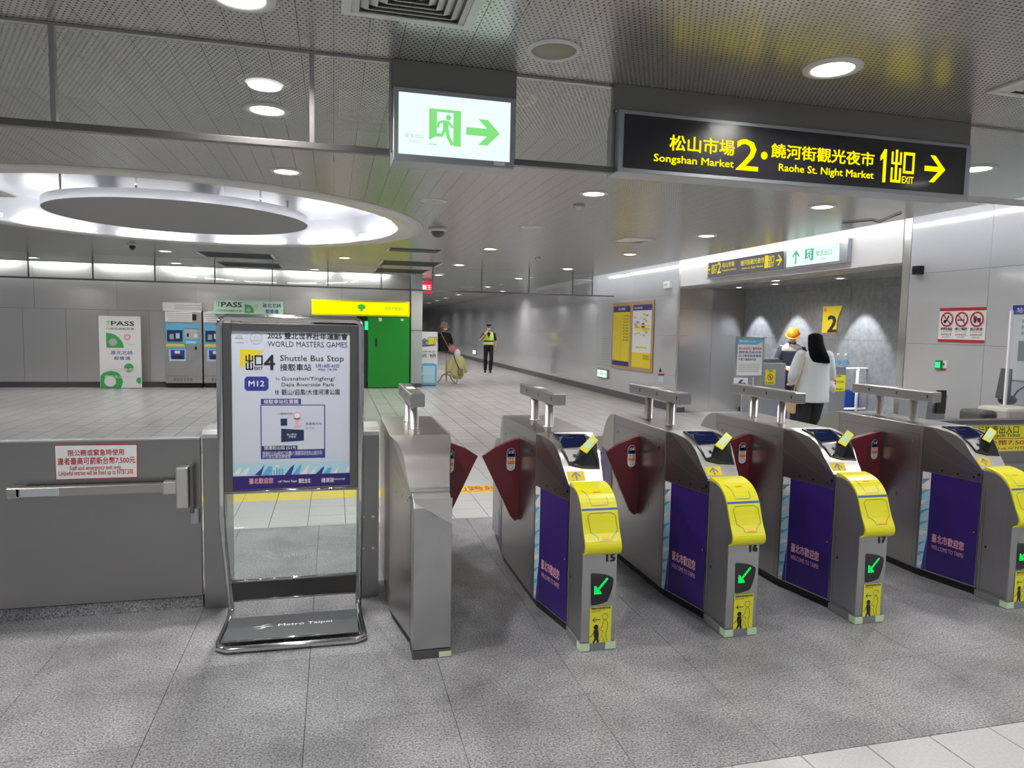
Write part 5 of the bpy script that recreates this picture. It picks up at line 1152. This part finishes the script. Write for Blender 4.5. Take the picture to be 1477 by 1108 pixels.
for k in range(3): f.rect((.25, 1.91+.045*k), (.85, 1.925+.045*k), 'grey_print', 1, 'print')
f.rect((0.02, 1.93), (.2, 1.94), 'pink_print', 1, 'print'); f.done(); 
# kiosk of the bank machine
kk = thing('bank_kiosk', 'bright green bank kiosk with a lit yellow header, behind the poster stand', 'kiosk', (.8, 18.4, 0))
yk = 18.2; A = ony(449, 430, yk); B = ony(591, 457, yk); hx0, hx1 = A[0], B[0]; g0 = ony(531, 500, yk)[0]
zt = (A[2]+ony(591, 437, yk)[2])/2; zb = (ony(449, 455, yk)[2]+B[2])/2
MB().box(hx0, hx1, yk, yk+.35, zb, zt).build('header_box', 'yellow', kk, .01)
f = Face((0, yk, 0), (1, 0, 0), (0, 0, 1), kk, .004, .004); f.rect((hx0+.04, zb+.04), (hx1-.04, zt-.04), 'kiosk_yellow', 1, 'lit_panel')
c = f.uv(521.5, 444); f.circ((c[0], c[1]+.02), .10, 'kiosk_leaf', 2, 'emblem', 16, ry=.07); f.rect((c[0]-.02, c[1]-.08), (c[0]+.02, c[1]), 'kiosk_leaf', 2, 'emblem'); f.circ((c[0], c[1]-.07), .06, 'kiosk_leaf', 2, 'emblem', 12, ry=.015)
f.text('國泰世華銀行', (f.uv(555, 445)[0], c[1]-.05), (f.uv(583, 445)[0], c[1]+.04), 'kiosk_leaf', 0, 2); f.done()
MB().box(g0, hx1, yk+.02, yk+.08, .02, zb-.002).build('door_panel', 'kiosk_green', kk, .005)
MB().box(hx1-.05, hx1, yk+.08, YF-.001, .02, zb-.002).build('side_wall', 'kiosk_green', kk); MB().box(hx0, hx0+.05, yk+.02, YF-.001, .02, zb-.002).build('side_wall', 'kiosk_green', kk)
MB().box(hx0+.05, g0, YF-.05, YF-.004, .02, zb-.002).build('back_wall', 'kiosk_dark', kk); MB().box(g0-.12, g0-.02, yk+.1, yk+.3, .02, zb-.002).build('inner_post', 'kiosk_dark', kk)
f = Face((0, yk+.02, 0), (1, 0, 0), (0, 0, 1), kk, .004, .004); f.rect((541, 488), (544, 500), 'kiosk_dark', 1, 'handle', px=True); f.rect((546, 463.5), (551, 458.5), 'paper', 1, 'sticker', px=True); f.rect((578, 463), (582, 460), 'paper', 1, 'sticker.001', px=True); f.done()
f = Face((0, yk+.095, 0), (1, 0, 0), (0, 0, 1), kk, .004, .004); f.rect((526, 476), (533.5, 463.5), 'green_glow', 1, 'lit_logo', px=True); f.done()
am = thing('bank_machine', 'white and black cash machine inside the green kiosk', 'cash machine', (.2, 18.5, 0)); MB().box(hx0+.4, g0-.16, yk+.3, YF-.08, 0, 1.0).build('cabinet', 'white_print', am, .01); MB().box(hx0+.4, g0-.16, yk+.32, YF-.08, 1.0, 1.6).build('upper_case', 'black_gloss', am, .01)
# red hanging sign
rs = thing('hanging_sign', 'small red lit sign with white characters hanging at the corridor mouth', 'sign', (2.5, 19.5, H)); f = Face((0, 19.5, 0), (1, 0, 0), (0, 0, 1), rs, .004, .004); A = f.uv(607.5, 406.5); B = f.uv(623.5, 422.5)
MB().box(A[0], B[0], 19.5, 19.6, B[1], A[1]).build('light_box', 'red_print', rs, .004); f.rect((A[0], B[1]), (B[0], A[1]), 'sign_red', 1, 'lit_panel'); f.text('麵王', (A[0]+.03, B[1]+.07), (B[0]-.03, A[1]-.08), 'white_lit', .03, 2); f.done()
for x in (A[0]+.04, B[0]-.04): MB().tube([(x, 19.55, A[1]), (x, 19.55, H)], .008, 6).build('hanger', 'steel_dark', rs)
# grand opening poster stand by the pillar
ds = thing('poster_board', 'white and teal shop poster board leaning at the end of the far wall', 'poster', (2.45, 18.9, 0)); f = Face((0, 18.9, 0), (1, 0, 0), (0, 0, 1), ds, .004, .004); A = f.uv(606.5, 478.5); B = f.uv(630.5, 555)
B = (B[0], .03); MB().box(A[0], B[0], 18.902, 18.94, .02, A[1]).build('board', 'paper', ds, .003); MB().box(A[0]+.05, B[0]-.05, 18.85, 19.1, 0, .02).build('foot', 'steel_dark', ds)
w_, h_ = B[0]-A[0], A[1]-B[1]; q = lambda x, y: (A[0]+w_*x, B[1]+h_*y)
f.poly([q(0, 0), q(.97, 0), q(.97, .38), q(.8, .41), q(.2, .41), q(0, .38)], 'sky_print', 1); f.rect(q(.15, .04), q(.85, .36), 'pale_blue', 2); f.text('新店開幕', q(.05, .19), q(.8, .23), 'white_print', .02, 3)
f.text('新', q(.45, .76), q(.92, .90), 'yellow_sticker', .06, 3); f.text('新', q(.44, .755), q(.93, .905), 'ink', .10, 2); f.text('全', q(.03, .76), q(.42, .88), 'ink', .02, 3); f.poly([q(.02, .72), q(.85, .75), q(.85, .77), q(.02, .74)], 'ink', 2)
f.text('8月', q(.03, .52), q(.35, .585), 'ink', .03, 3); f.text('9月', q(.55, .52), q(.88, .585), 'ink', .03, 3); f.text('開幕優惠', q(.04, .62), q(.85, .64), 'ink', 0, 3); f.done()
# ================================================================== PEOPLE AND MANNEQUINS
def place(ob_root, loc, ang):
    ob_root.location = loc; ob_root.rotation_euler = (0, 0, ang)
def remeshed(name, mb, m, par, voxel=.012, smooth=4):
    o = mb.build(name, m, par)
    md = o.modifiers.new('r', 'REMESH'); md.mode = 'VOXEL'; md.voxel_size = voxel; md.use_smooth_shade = True
    ms = o.modifiers.new('s', 'SMOOTH'); ms.factor = .5; ms.iterations = smooth
    dg = bpy.context.evaluated_depsgraph_get(); dg.update()
    me = bpy.data.meshes.new_from_object(o.evaluated_get(dg)); o.modifiers.clear(); o.data = me
    if not me.materials: me.materials.append(M[m])
    return o
def eloft(b, rows, n=20):
    """rows: (x,y,z,rx,ry)"""
    b.rings([[(x+rx*cos(2*pi*k/n), y+ry*sin(2*pi*k/n), z) for k in range(n)] for x, y, z, rx, ry in rows]); return b
def limb(b, pts, rs, n=12):
    b.tube(pts, rs, n)
    for p, r in ((pts[0], rs[0]), (pts[-1], rs[-1])): b.ell(p, r, r, r, 12, 7)
    return b
def hand(b, wrist, d, side, curl=.25, s=1.):
    """palm and five fingers from the wrist along direction d; side = direction of the thumb"""
    d = Vector(d).normalized(); t = Vector(side); t = (t-d*t.dot(d)).normalized(); nrm = d.cross(t); w_ = Vector(wrist)
    P = lambda a, c, e: w_+(d*a+t*c+nrm*e)*s
    b.obox(P(.0, -.035, -.013), (t*.07)*s, (d*.09)*s, (nrm*.026)*s)
    for k, L in enumerate((.075, .082, .077, .060)):
        c = .027-.018*k; b.tube([P(.075, c, 0), P(.09+L*.4, c*1.05, 0), P(.085+L*.72, c*1.1, -curl*L*.4), P(.075+L, c*1.1, -curl*L)], [.0095*s, .0095*s, .009*s, .007*s], 8)
    b.tube([P(.02, .028, 0), P(.05, .055, -.008), P(.075, .066, -.015)], [.012*s, .011*s, .009*s], 8)
def head(b, c, yaw=0., tilt=0., r=1.):
    """skull, jaw, nose, ears; face looks to +y turned by yaw and dropped by tilt"""
    R_ = Matrix.Rotation(yaw, 3, 'Z') @ Matrix.Rotation(-tilt, 3, 'X'); c = Vector(c); hb = MB()
    hb.ell((0, -.012, .02), .074, .092, .098, 18, 11); hb.ell((0, .022, -.045), .055, .062, .072, 16, 9)
    hb.tube([(0, .082, .012), (0, .100, -.018), (0, .090, -.026)], [.009, .014, .010], 8)
    for s_ in (-1, 1): hb.ell((s_*.076, -.005, -.01), .010, .018, .028, 8, 6)
    hb.ell((0, .080, -.058), .024, .010, .008, 10, 6)
    b.add([c+R_ @ Vector(p)*r for p in hb.v], hb.f, True)
    return lambda p: c+R_ @ Vector(p)*r
def face_bits(par, hp, r=1.):
    for s_ in (-1, 1):
        MB().ell(hp((s_*.030, .078, .006)), .011*r, .007*r, .006*r, 10, 6).build('eye', 'ink', par)
        MB().tube([hp((s_*.045, .072, .024)), hp((s_*.030, .084, .029)), hp((s_*.016, .086, .026))], .003, 6).build('eyebrow', 'hair', par)
def figure(name, lab, arms, face_yaw, tilt, legs, torso_dy=0., H_=1.66, neck_fwd=.0):
    """body in its own frame: x right, y forward. arms: (shoulder, elbow, wrist, hand_dir, thumb_dir) for left(-) and right(+)"""
    k = H_/1.70; t = thing(name, lab, 'person', (0, 0, 0)); b = MB()
    eloft(b, [(0, 0, .86*k, .135, .095), (0, 0, .95*k, .155, .105), (0, 0, 1.06*k, .125, .09), (0, torso_dy*.4, 1.18*k, .145, .10), (0, torso_dy*.8, 1.31*k, .165, .105), (0, torso_dy, 1.39*k, .150, .085), (0, torso_dy, 1.43*k, .075, .06)])
    hc = (0, torso_dy+.02+neck_fwd, 1.585*k)
    limb(b, [(0, torso_dy, 1.40*k), (0, torso_dy+neck_fwd*.6, 1.49*k), (0, hc[1]-.01, 1.54*k)], [.06, .052, .05])
    hp = head(b, hc, face_yaw, tilt, k*1.0)
    for s_, (sh, el, wr, hd, th) in zip((-1, 1), arms):
        limb(b, [Vector(sh)*1., (Vector(sh)+Vector(el))/2, el], [.050, .046, .038]); limb(b, [el, (Vector(el)*.6+Vector(wr)*.4), wr], [.040, .037, .025]); hand(b, wr, hd, th, .3)
    for s_, (hip, kn, an, toe) in zip((-1, 1), legs):
        limb(b, [hip, (Vector(hip)+Vector(kn))/2, kn], [.083, .072, .054]); limb(b, [kn, Vector(kn)*.65+Vector(an)*.35, an], [.054, .052, .036]); limb(b, [(an[0], an[1]-.02, .045), toe], [.038, .030])
    body = remeshed('body', b, 'skin', t, .0085, 2)
    face_bits(t, hp, k); return t, hp
V3 = Vector
# --- woman in a white shirt, seen from behind
ZL = lambda s_, dy=0.: ((s_*.085, 0, .90), (s_*.09, dy+.02, .48), (s_*.09, dy-.02, .09), (s_*.10, dy+.12, .03))
arms = [((-.165, 0, 1.35), (-.235, .03, 1.08), (-.20, .20, .96), (.1, .9, -.1), (.8, 0, .4)), ((.165, 0, 1.35), (.225, .04, 1.08), (.19, .22, 1.00), (-.1, .9, .0), (-.8, 0, .4))]
wo, hp = figure('person', 'woman with long black hair in a loose white shirt, seen from behind in the passage', arms, radians(-25), .12, [ZL(-1), ZL(1, .16)], H_=1.60)
b = MB(); eloft(b, [(.0, -.02, .75, .20, .15), (0, -.01, .82, .205, .15), (0, 0, .95, .20, .14), (0, 0, 1.10, .188, .13), (0, 0, 1.25, .200, .128), (0, 0, 1.33, .195, .115), (0, 0, 1.375, .13, .085), (0, .0, 1.41, .06, .055)])
for sh, el, wr, _, _ in arms: limb(b, [V3(sh)+V3((0, 0, -.01)), (V3(sh)+V3(el))/2, el], [.075, .078, .072]); limb(b, [el, V3(el)*.4+V3(wr)*.6], [.072, .062])
b.tube([(.20, .04, 1.02), (.25, .02, .93), (.27, .02, .86)], [.06, .05, .02], 10)
sh_ = remeshed('shirt', b, 'shirt_white', wo, .013, 5)
MB().rings([[(.075*cos(a), .0+.068*sin(a), z) for a in [2*pi*i/18 for i in range(18)]] for z in (1.375, 1.425)], cap=False).build('collar', 'shirt_white', wo)
MB().box(-.004, .004, -.150, -.128, .80, 1.30).build('back_pleat', 'shirt_white', wo) if False else None
b = MB(); eloft(b, [(0, 0, .80, .155, .12), (0, 0, .92, .16, .115), (0, 0, .98, .14, .10)])
for s_, dy in ((-1, 0), (1, .16)): hip, kn, an, toe = ZL(s_, dy); limb(b, [hip, (V3(hip)+V3(kn))/2, kn], [.095, .088, .075]); limb(b, [kn, (an[0], an[1], .12)], [.075, .065])
remeshed('trousers', b, 'cloth_black', wo, .013, 3)
for s_, dy in ((-1, 0), (1, .16)): hip, kn, an, toe = ZL(s_, dy); limb(MB(), [(an[0], an[1]-.03, .045), (toe[0], toe[1]+.02, .035)], [.045, .037]).build('shoe', 'black', wo)
b = MB(); hx = .0
eloft(b, [(.06, -.05, 1.23, .05, .02), (.045, -.09, 1.26, .125, .045), (.03, -.085, 1.33, .125, .06), (.01, -.055, 1.42, .108, .085), (0, -.02, 1.50, .094, .100), (0, -.005, 1.56, .090, .104), (0, -.0, 1.60, .085, .097), (0, .0, 1.622, .05, .06), (0, 0, 1.63, .01, .01)])
b.ell((.085, -.05, 1.30), .045, .04, .07); b.ell((-.02, -.06, 1.29), .06, .035, .06)
remeshed('hair', b, 'hair', wo, .010, 3)
st = [(-.12, .09, 1.33), (-.135, .0, 1.395), (-.155, -.09, 1.30), (-.20, -.12, 1.12), (-.235, -.06, .95), (-.245, 0, .80)]
o = MB().tube(st, .011, 8).build('bag_strap', 'tan', wo)
b = MB().box(-.29, -.22, -.09, .12, .60, .82); b.build('shoulder_bag', 'tan', wo, .02)
place(wo, (5.93, 7.7, 0), radians(-18))
# --- worker with the orange hard hat, facing the camera, looking down
arms = [((-.17, 0, 1.36), (-.26, .06, 1.12), (-.12, .24, 1.04), (.5, .8, -.3), (.6, 0, .6)), ((.17, 0, 1.36), (.25, .08, 1.12), (.10, .26, 1.03), (-.5, .8, -.3), (-.6, 0, .6))]
wk, hp = figure('person', 'worker in orange hard hat and navy grey work shirt, looking down behind the grey cabinet', arms, radians(-8), .55, [ZL(-1), ZL(1)], torso_dy=.03, H_=1.68, neck_fwd=.05)
b = MB(); eloft(b, [(0, 0, .90, .17, .12), (0, 0, 1.02, .16, .115), (0, .01, 1.2, .172, .12), (0, .02, 1.30, .19, .12)])
for sh, el, wr, _, _ in arms: limb(b, [V3(sh)+V3((0, 0, -.02)), (V3(sh)+V3(el))/2, V3(sh)*.15+V3(el)*.85], [.068, .064, .060])
remeshed('shirt', b, 'cloth_navy', wk, .013, 3)
b = MB(); eloft(b, [(0, .02, 1.305, .196, .127), (0, .03, 1.37, .175, .11), (0, .03, 1.425, .12, .08), (0, .03, 1.45, .07, .06)]); remeshed('shoulder_yoke', b, 'cloth_grey', wk, .013, 3)
b = MB(); b.rings([[(.07*cos(a), .04+.068*sin(a), z) for a in [2*pi*i/18 for i in range(18)]] for z in (1.43, 1.47)], cap=False); b.build('collar', 'cloth_navy', wk)
b = MB(); eloft(b, [(0, 0, .84, .155, .12), (0, 0, .93, .165, .12)])
for s_ in (-1, 1): hip, kn, an, toe = ZL(s_); limb(b, [hip, kn], [.095, .075]); limb(b, [kn, (an[0], an[1], .12)], [.075, .065])
remeshed('trousers', b, 'cloth_navy', wk, .014, 3)
for s_ in (-1, 1): hip, kn, an, toe = ZL(s_); limb(MB(), [(an[0], an[1]-.03, .045), (toe[0], toe[1]+.02, .04)], [.045, .04]).build('shoe', 'black', wk)
b = MB(); hb = MB(); hb.rings([[(r*cos(a), r*1.18*sin(a)-.01, z) for a in [2*pi*i/22 for i in range(22)]] for r, z in ((.103, .035), (.102, .07), (.093, .105), (.068, .135), (.03, .152), (.005, .155))])
hb.rings([[(r*cos(a), r*1.18*sin(a)+(.018 if sin(a) > 0 else 0)-.01, z) for a in [2*pi*i/22 for i in range(22)]] for r, z in ((.103, .045), (.122, .036), (.122, .032), (.10, .036))], cap=False)
b.add([hp(p) for p in hb.v], hb.f, True); b.build('hard_hat', 'helmet', wk)
a = ony(1142, 500, 10.7); place(wk, (a[0], 10.7, 0), radians(180-30))
# --- guard in the corridor
arms = [((-.18, 0, 1.38), (-.25, -.02, 1.12), (-.25, .05, .88), (0, .1, -1), (.3, 1, 0)), ((.18, 0, 1.38), (.30, .10, 1.16), (.10, .20, 1.40), (-.4, -.1, .8), (-.5, .5, 0))]
legs = [((-.09, 0, .92), (-.10, .10, .50), (-.08, -.02, .10), (-.08, .12, .03)), ((.09, 0, .92), (.10, -.02, .49), (.10, -.10, .12), (.11, .03, .04))]
gd, hp = figure('person', 'guard in yellow reflective vest and black cap walking down the corridor, hand at his face', arms, 0, .1, legs, H_=1.74)
b = MB(); eloft(b, [(0, 0, .94, .165, .12), (0, 0, 1.06, .16, .118), (0, 0, 1.22, .175, .12), (0, 0, 1.34, .19, .12), (0, 0, 1.41, .16, .10), (0, 0, 1.455, .07, .065)])
for sh, el, wr, _, _ in arms: limb(b, [V3(sh)+V3((0, 0, -.01)), (V3(sh)+V3(el))/2, V3(sh)*.3+V3(el)*.7], [.068, .062, .06])
remeshed('shirt', b, 'cloth_black', gd, .013, 3)
b = MB()
n_ = 28
def vest_ring(z, rx, ry): return [((rx+.012)*cos(2*pi*i/n_), (ry+.012)*sin(2*pi*i/n_), z) for i in range(n_)]
b.rings([vest_ring(1.0, .168, .125), vest_ring(1.1, .168, .125), vest_ring(1.22, .182, .128), vest_ring(1.34, .178, .126), vest_ring(1.42, .150, .105)], cap=False)
b.build('vest', 'vest', gd)
MB().rings([vest_ring(1.06, .171, .128), vest_ring(1.10, .171, .128)], cap=False).build('reflective_band', 'reflective', gd); MB().rings([vest_ring(1.105, .172, .129), vest_ring(1.15, .176, .131)], cap=False).build('dark_band', 'cloth_black', gd)
MB().prism([(-.07, .150, 1.42), (.07, .150, 1.42), (0, .150, 1.24)], (0, -.03, 0)).build('vest_opening', 'cloth_black', gd)
b = MB(); eloft(b, [(0, 0, .86, .155, .12), (0, 0, .96, .165, .12)])
for hip, kn, an, toe in legs: limb(b, [hip, kn], [.095, .072]); limb(b, [kn, (an[0], an[1], .12)], [.072, .062])
remeshed('trousers', b, 'cloth_black', gd, .014, 3)
for hip, kn, an, toe in legs: limb(MB(), [(an[0], an[1]-.03, .045), (toe[0], toe[1]+.03, .04)], [.045, .04]).build('shoe', 'black', gd)
b = MB(); hb = MB(); hb.rings([[(r*cos(a), r*1.2*sin(a)-.01, z) for a in [2*pi*i/20 for i in range(20)]] for r, z in ((.083, .04), (.088, .08), (.085, .115), (.05, .13), (.005, .132))]); hb.rings([[(.06*cos(a), .09+.06*sin(a), z) for a in [2*pi*i/14 for i in range(14)]] for z in (.045, .052)])
b.add([hp(p) for p in hb.v], hb.f, True); b.build('cap', 'cloth_black', gd)
b = MB(); hb = MB(); hb.ell((0, .055, -.045), .058, .045, .045, 14, 8); b.add([hp(p) for p in hb.v], hb.f, True); b.build('face_mask', 'glow_mask', gd)
a = onz(704, 537.5, 0); place(gd, (a[0], a[1], 0), radians(170))
# --- clothed display forms
Ym = 20.0
px_ = lambda x, y, Y=Ym: ony(x, y, Y)
c = px_(640, 500); cx_, k_ = c[0], 1.
m1 = thing('mannequin', 'display form in black top and tan sun hat with pink bag, on a wooden tripod', 'mannequin', (cx_, Ym, 0))
Z = lambda y: px_(640, y)[2]
xp = px_(643.5, 540)[0]
MB().tube([(xp, Ym, .22), (xp, Ym, .62)], .02, 8).build('pole', 'wood', m1); MB().tube([(xp, Ym, .62), (xp, Ym, Z(507))], .010, 8).build('rod', 'chrome', m1)
for an in (200, 320, 80): MB().tube([(xp, Ym, .27), (xp+.12*cos(radians(an)), Ym+.12*sin(radians(an)), .22), (xp+.22*cos(radians(an)), Ym+.22*sin(radians(an)), .06), (xp+.30*cos(radians(an)), Ym+.30*sin(radians(an)), .015)], [.03, .026, .02, .015], 8).build('leg', 'wood', m1)
zt = Z(479); zb = Z(506.5)
b = MB(); eloft(b, [(cx_, Ym, zb, .155, .10), (cx_, Ym, zb+.2, .15, .10), (cx_, Ym, zt-.16, .175, .11), (cx_, Ym, zt-.05, .17, .10), (cx_, Ym, zt, .06, .05)])
for s_ in (-1, 1): limb(b, [(cx_+s_*.15, Ym, zt-.08), (cx_+s_*.23, Ym, zt-.30)], [.06, .055])
remeshed('black_top', b, 'cloth_black', m1, .014, 3)
b = MB(); hh = Z(474.5); limb(b, [(cx_, Ym, zt-.02), (cx_+.01, Ym, zt+.06)], [.045, .045]); b.ell((cx_+.015, Ym-.01, zt+.13), .08, .09, .11); remeshed('head_form', b, 'skin', m1, .012, 2)
MB().rings([[(cx_+.01+r*cos(a), Ym+r*sin(a), zt+z) for a in [2*pi*i/20 for i in range(20)]] for r, z in ((.17, .13), (.10, .17), (.095, .24), (.06, .28), (.01, .29))]).build('sun_hat', 'tan', m1)
MB().ell((cx_+.03, Ym-.08, zt+.09), .045, .03, .04).build('face_mask', 'glow_mask', m1)
MB().tube([(cx_-.10, Ym-.08, zt-.02), (cx_, Ym-.125, zt-.22), (cx_+.12, Ym-.12, zt-.44), (cx_+.2, Ym-.08, zt-.55)], .012, 8).build('bag_strap', 'tan', m1)
MB().ell((cx_+.23, Ym-.08, Z(503)), .11, .06, .10).build('pink_bag', 'pink_bag', m1)
m2 = thing('mannequin', 'small display form in a pale yellow coat with white hood and brown crossbody bag', 'mannequin', (0, 0, 0))
Y2_ = 19.6; c = px_(659.5, 520, Y2_); cx_ = c[0]; Z = lambda y: px_(657, y, Y2_)[2]; m2.location = (cx_, Y2_, 0); ORG[m2.name] = Vector((cx_, Y2_, 0))
b = MB(); zt = Z(512); zb = Z(546); eloft(b, [(cx_+.02, Y2_, zb-.02, .10, .08), (cx_, Y2_, zb+.10, .20, .13), (cx_, Y2_, zb+.35, .19, .13), (cx_, Y2_, zt-.12, .15, .11), (cx_, Y2_, zt, .05, .05)])
for s_ in (-1, 1): limb(b, [(cx_+s_*.11, Y2_, zt-.08), (cx_+s_*.22, Y2_, zt-.32), (cx_+s_*.25, Y2_, zt-.45)], [.06, .08, .07])
remeshed('coat', b, 'khaki', m2, .014, 3)
MB().ell((cx_, Y2_, zt+.05), .095, .09, .12).build('hood', 'white_print', m2)
MB().tube([(cx_-.11, Y2_-.09, zt-.03), (cx_-.05, Y2_-.135, zt-.22), (cx_+.06, Y2_-.15, zt-.42)], .013, 8).build('bag_strap', 'black', m2)
MB().box(cx_, cx_+.13, Y2_-.19, Y2_-.13, zt-.57, zt-.38).build('crossbody_bag', 'bag_brown', m2, .01)
MB().tube([(cx_, Y2_, 0.01), (cx_, Y2_, zb+.1)], .012, 8).build('rod', 'steel', m2); MB().lathe((cx_, Y2_, 0), [(.13, 0), (.13, .012), (.02, .02)], 20).build('base', 'steel', m2)
b_ = thing('leaflet_stand', 'slim white and red leaflet board standing by the right wall below the map', 'leaflet stand', (0, 0, 0))
a = onx(955, 540, 6.45); b_.location = (6.4, a[1], 0); ORG[b_.name] = Vector(b_.location); zz = a[2]
f = Face((6.2, a[1], 0), (1, 0, 0), (0, 0, 1), b_); A = f.uv(949, 526); B = f.uv(960, 553); MB().box(A[0], B[0], a[1]+.002, a[1]+.03, B[1], A[1]).build('board', 'paper', b_, .003)
w_, h_ = B[0]-A[0], A[1]-B[1]; q = lambda x, y: (A[0]+w_*x, B[1]+h_*y); f.rect(q(.05, .40), q(.8, .52), 'red_print', 1); f.poly([q(.1, .6), q(.3, .85), q(.5, .6)], 'ink', 1); f.rect(q(.1, .1), q(.7, .35), 'pale_blue', 1); f.done()
MB().tube([((A[0]+B[0])/2, a[1]+.03, 0.01), ((A[0]+B[0])/2, a[1]+.03, B[1]+.02)], .012, 8).build('pole', 'steel', b_); MB().lathe(((A[0]+B[0])/2, a[1]+.03, 0), [(.14, 0), (.14, .012), (.02, .02)], 20).build('base', 'steel_dark', b_)
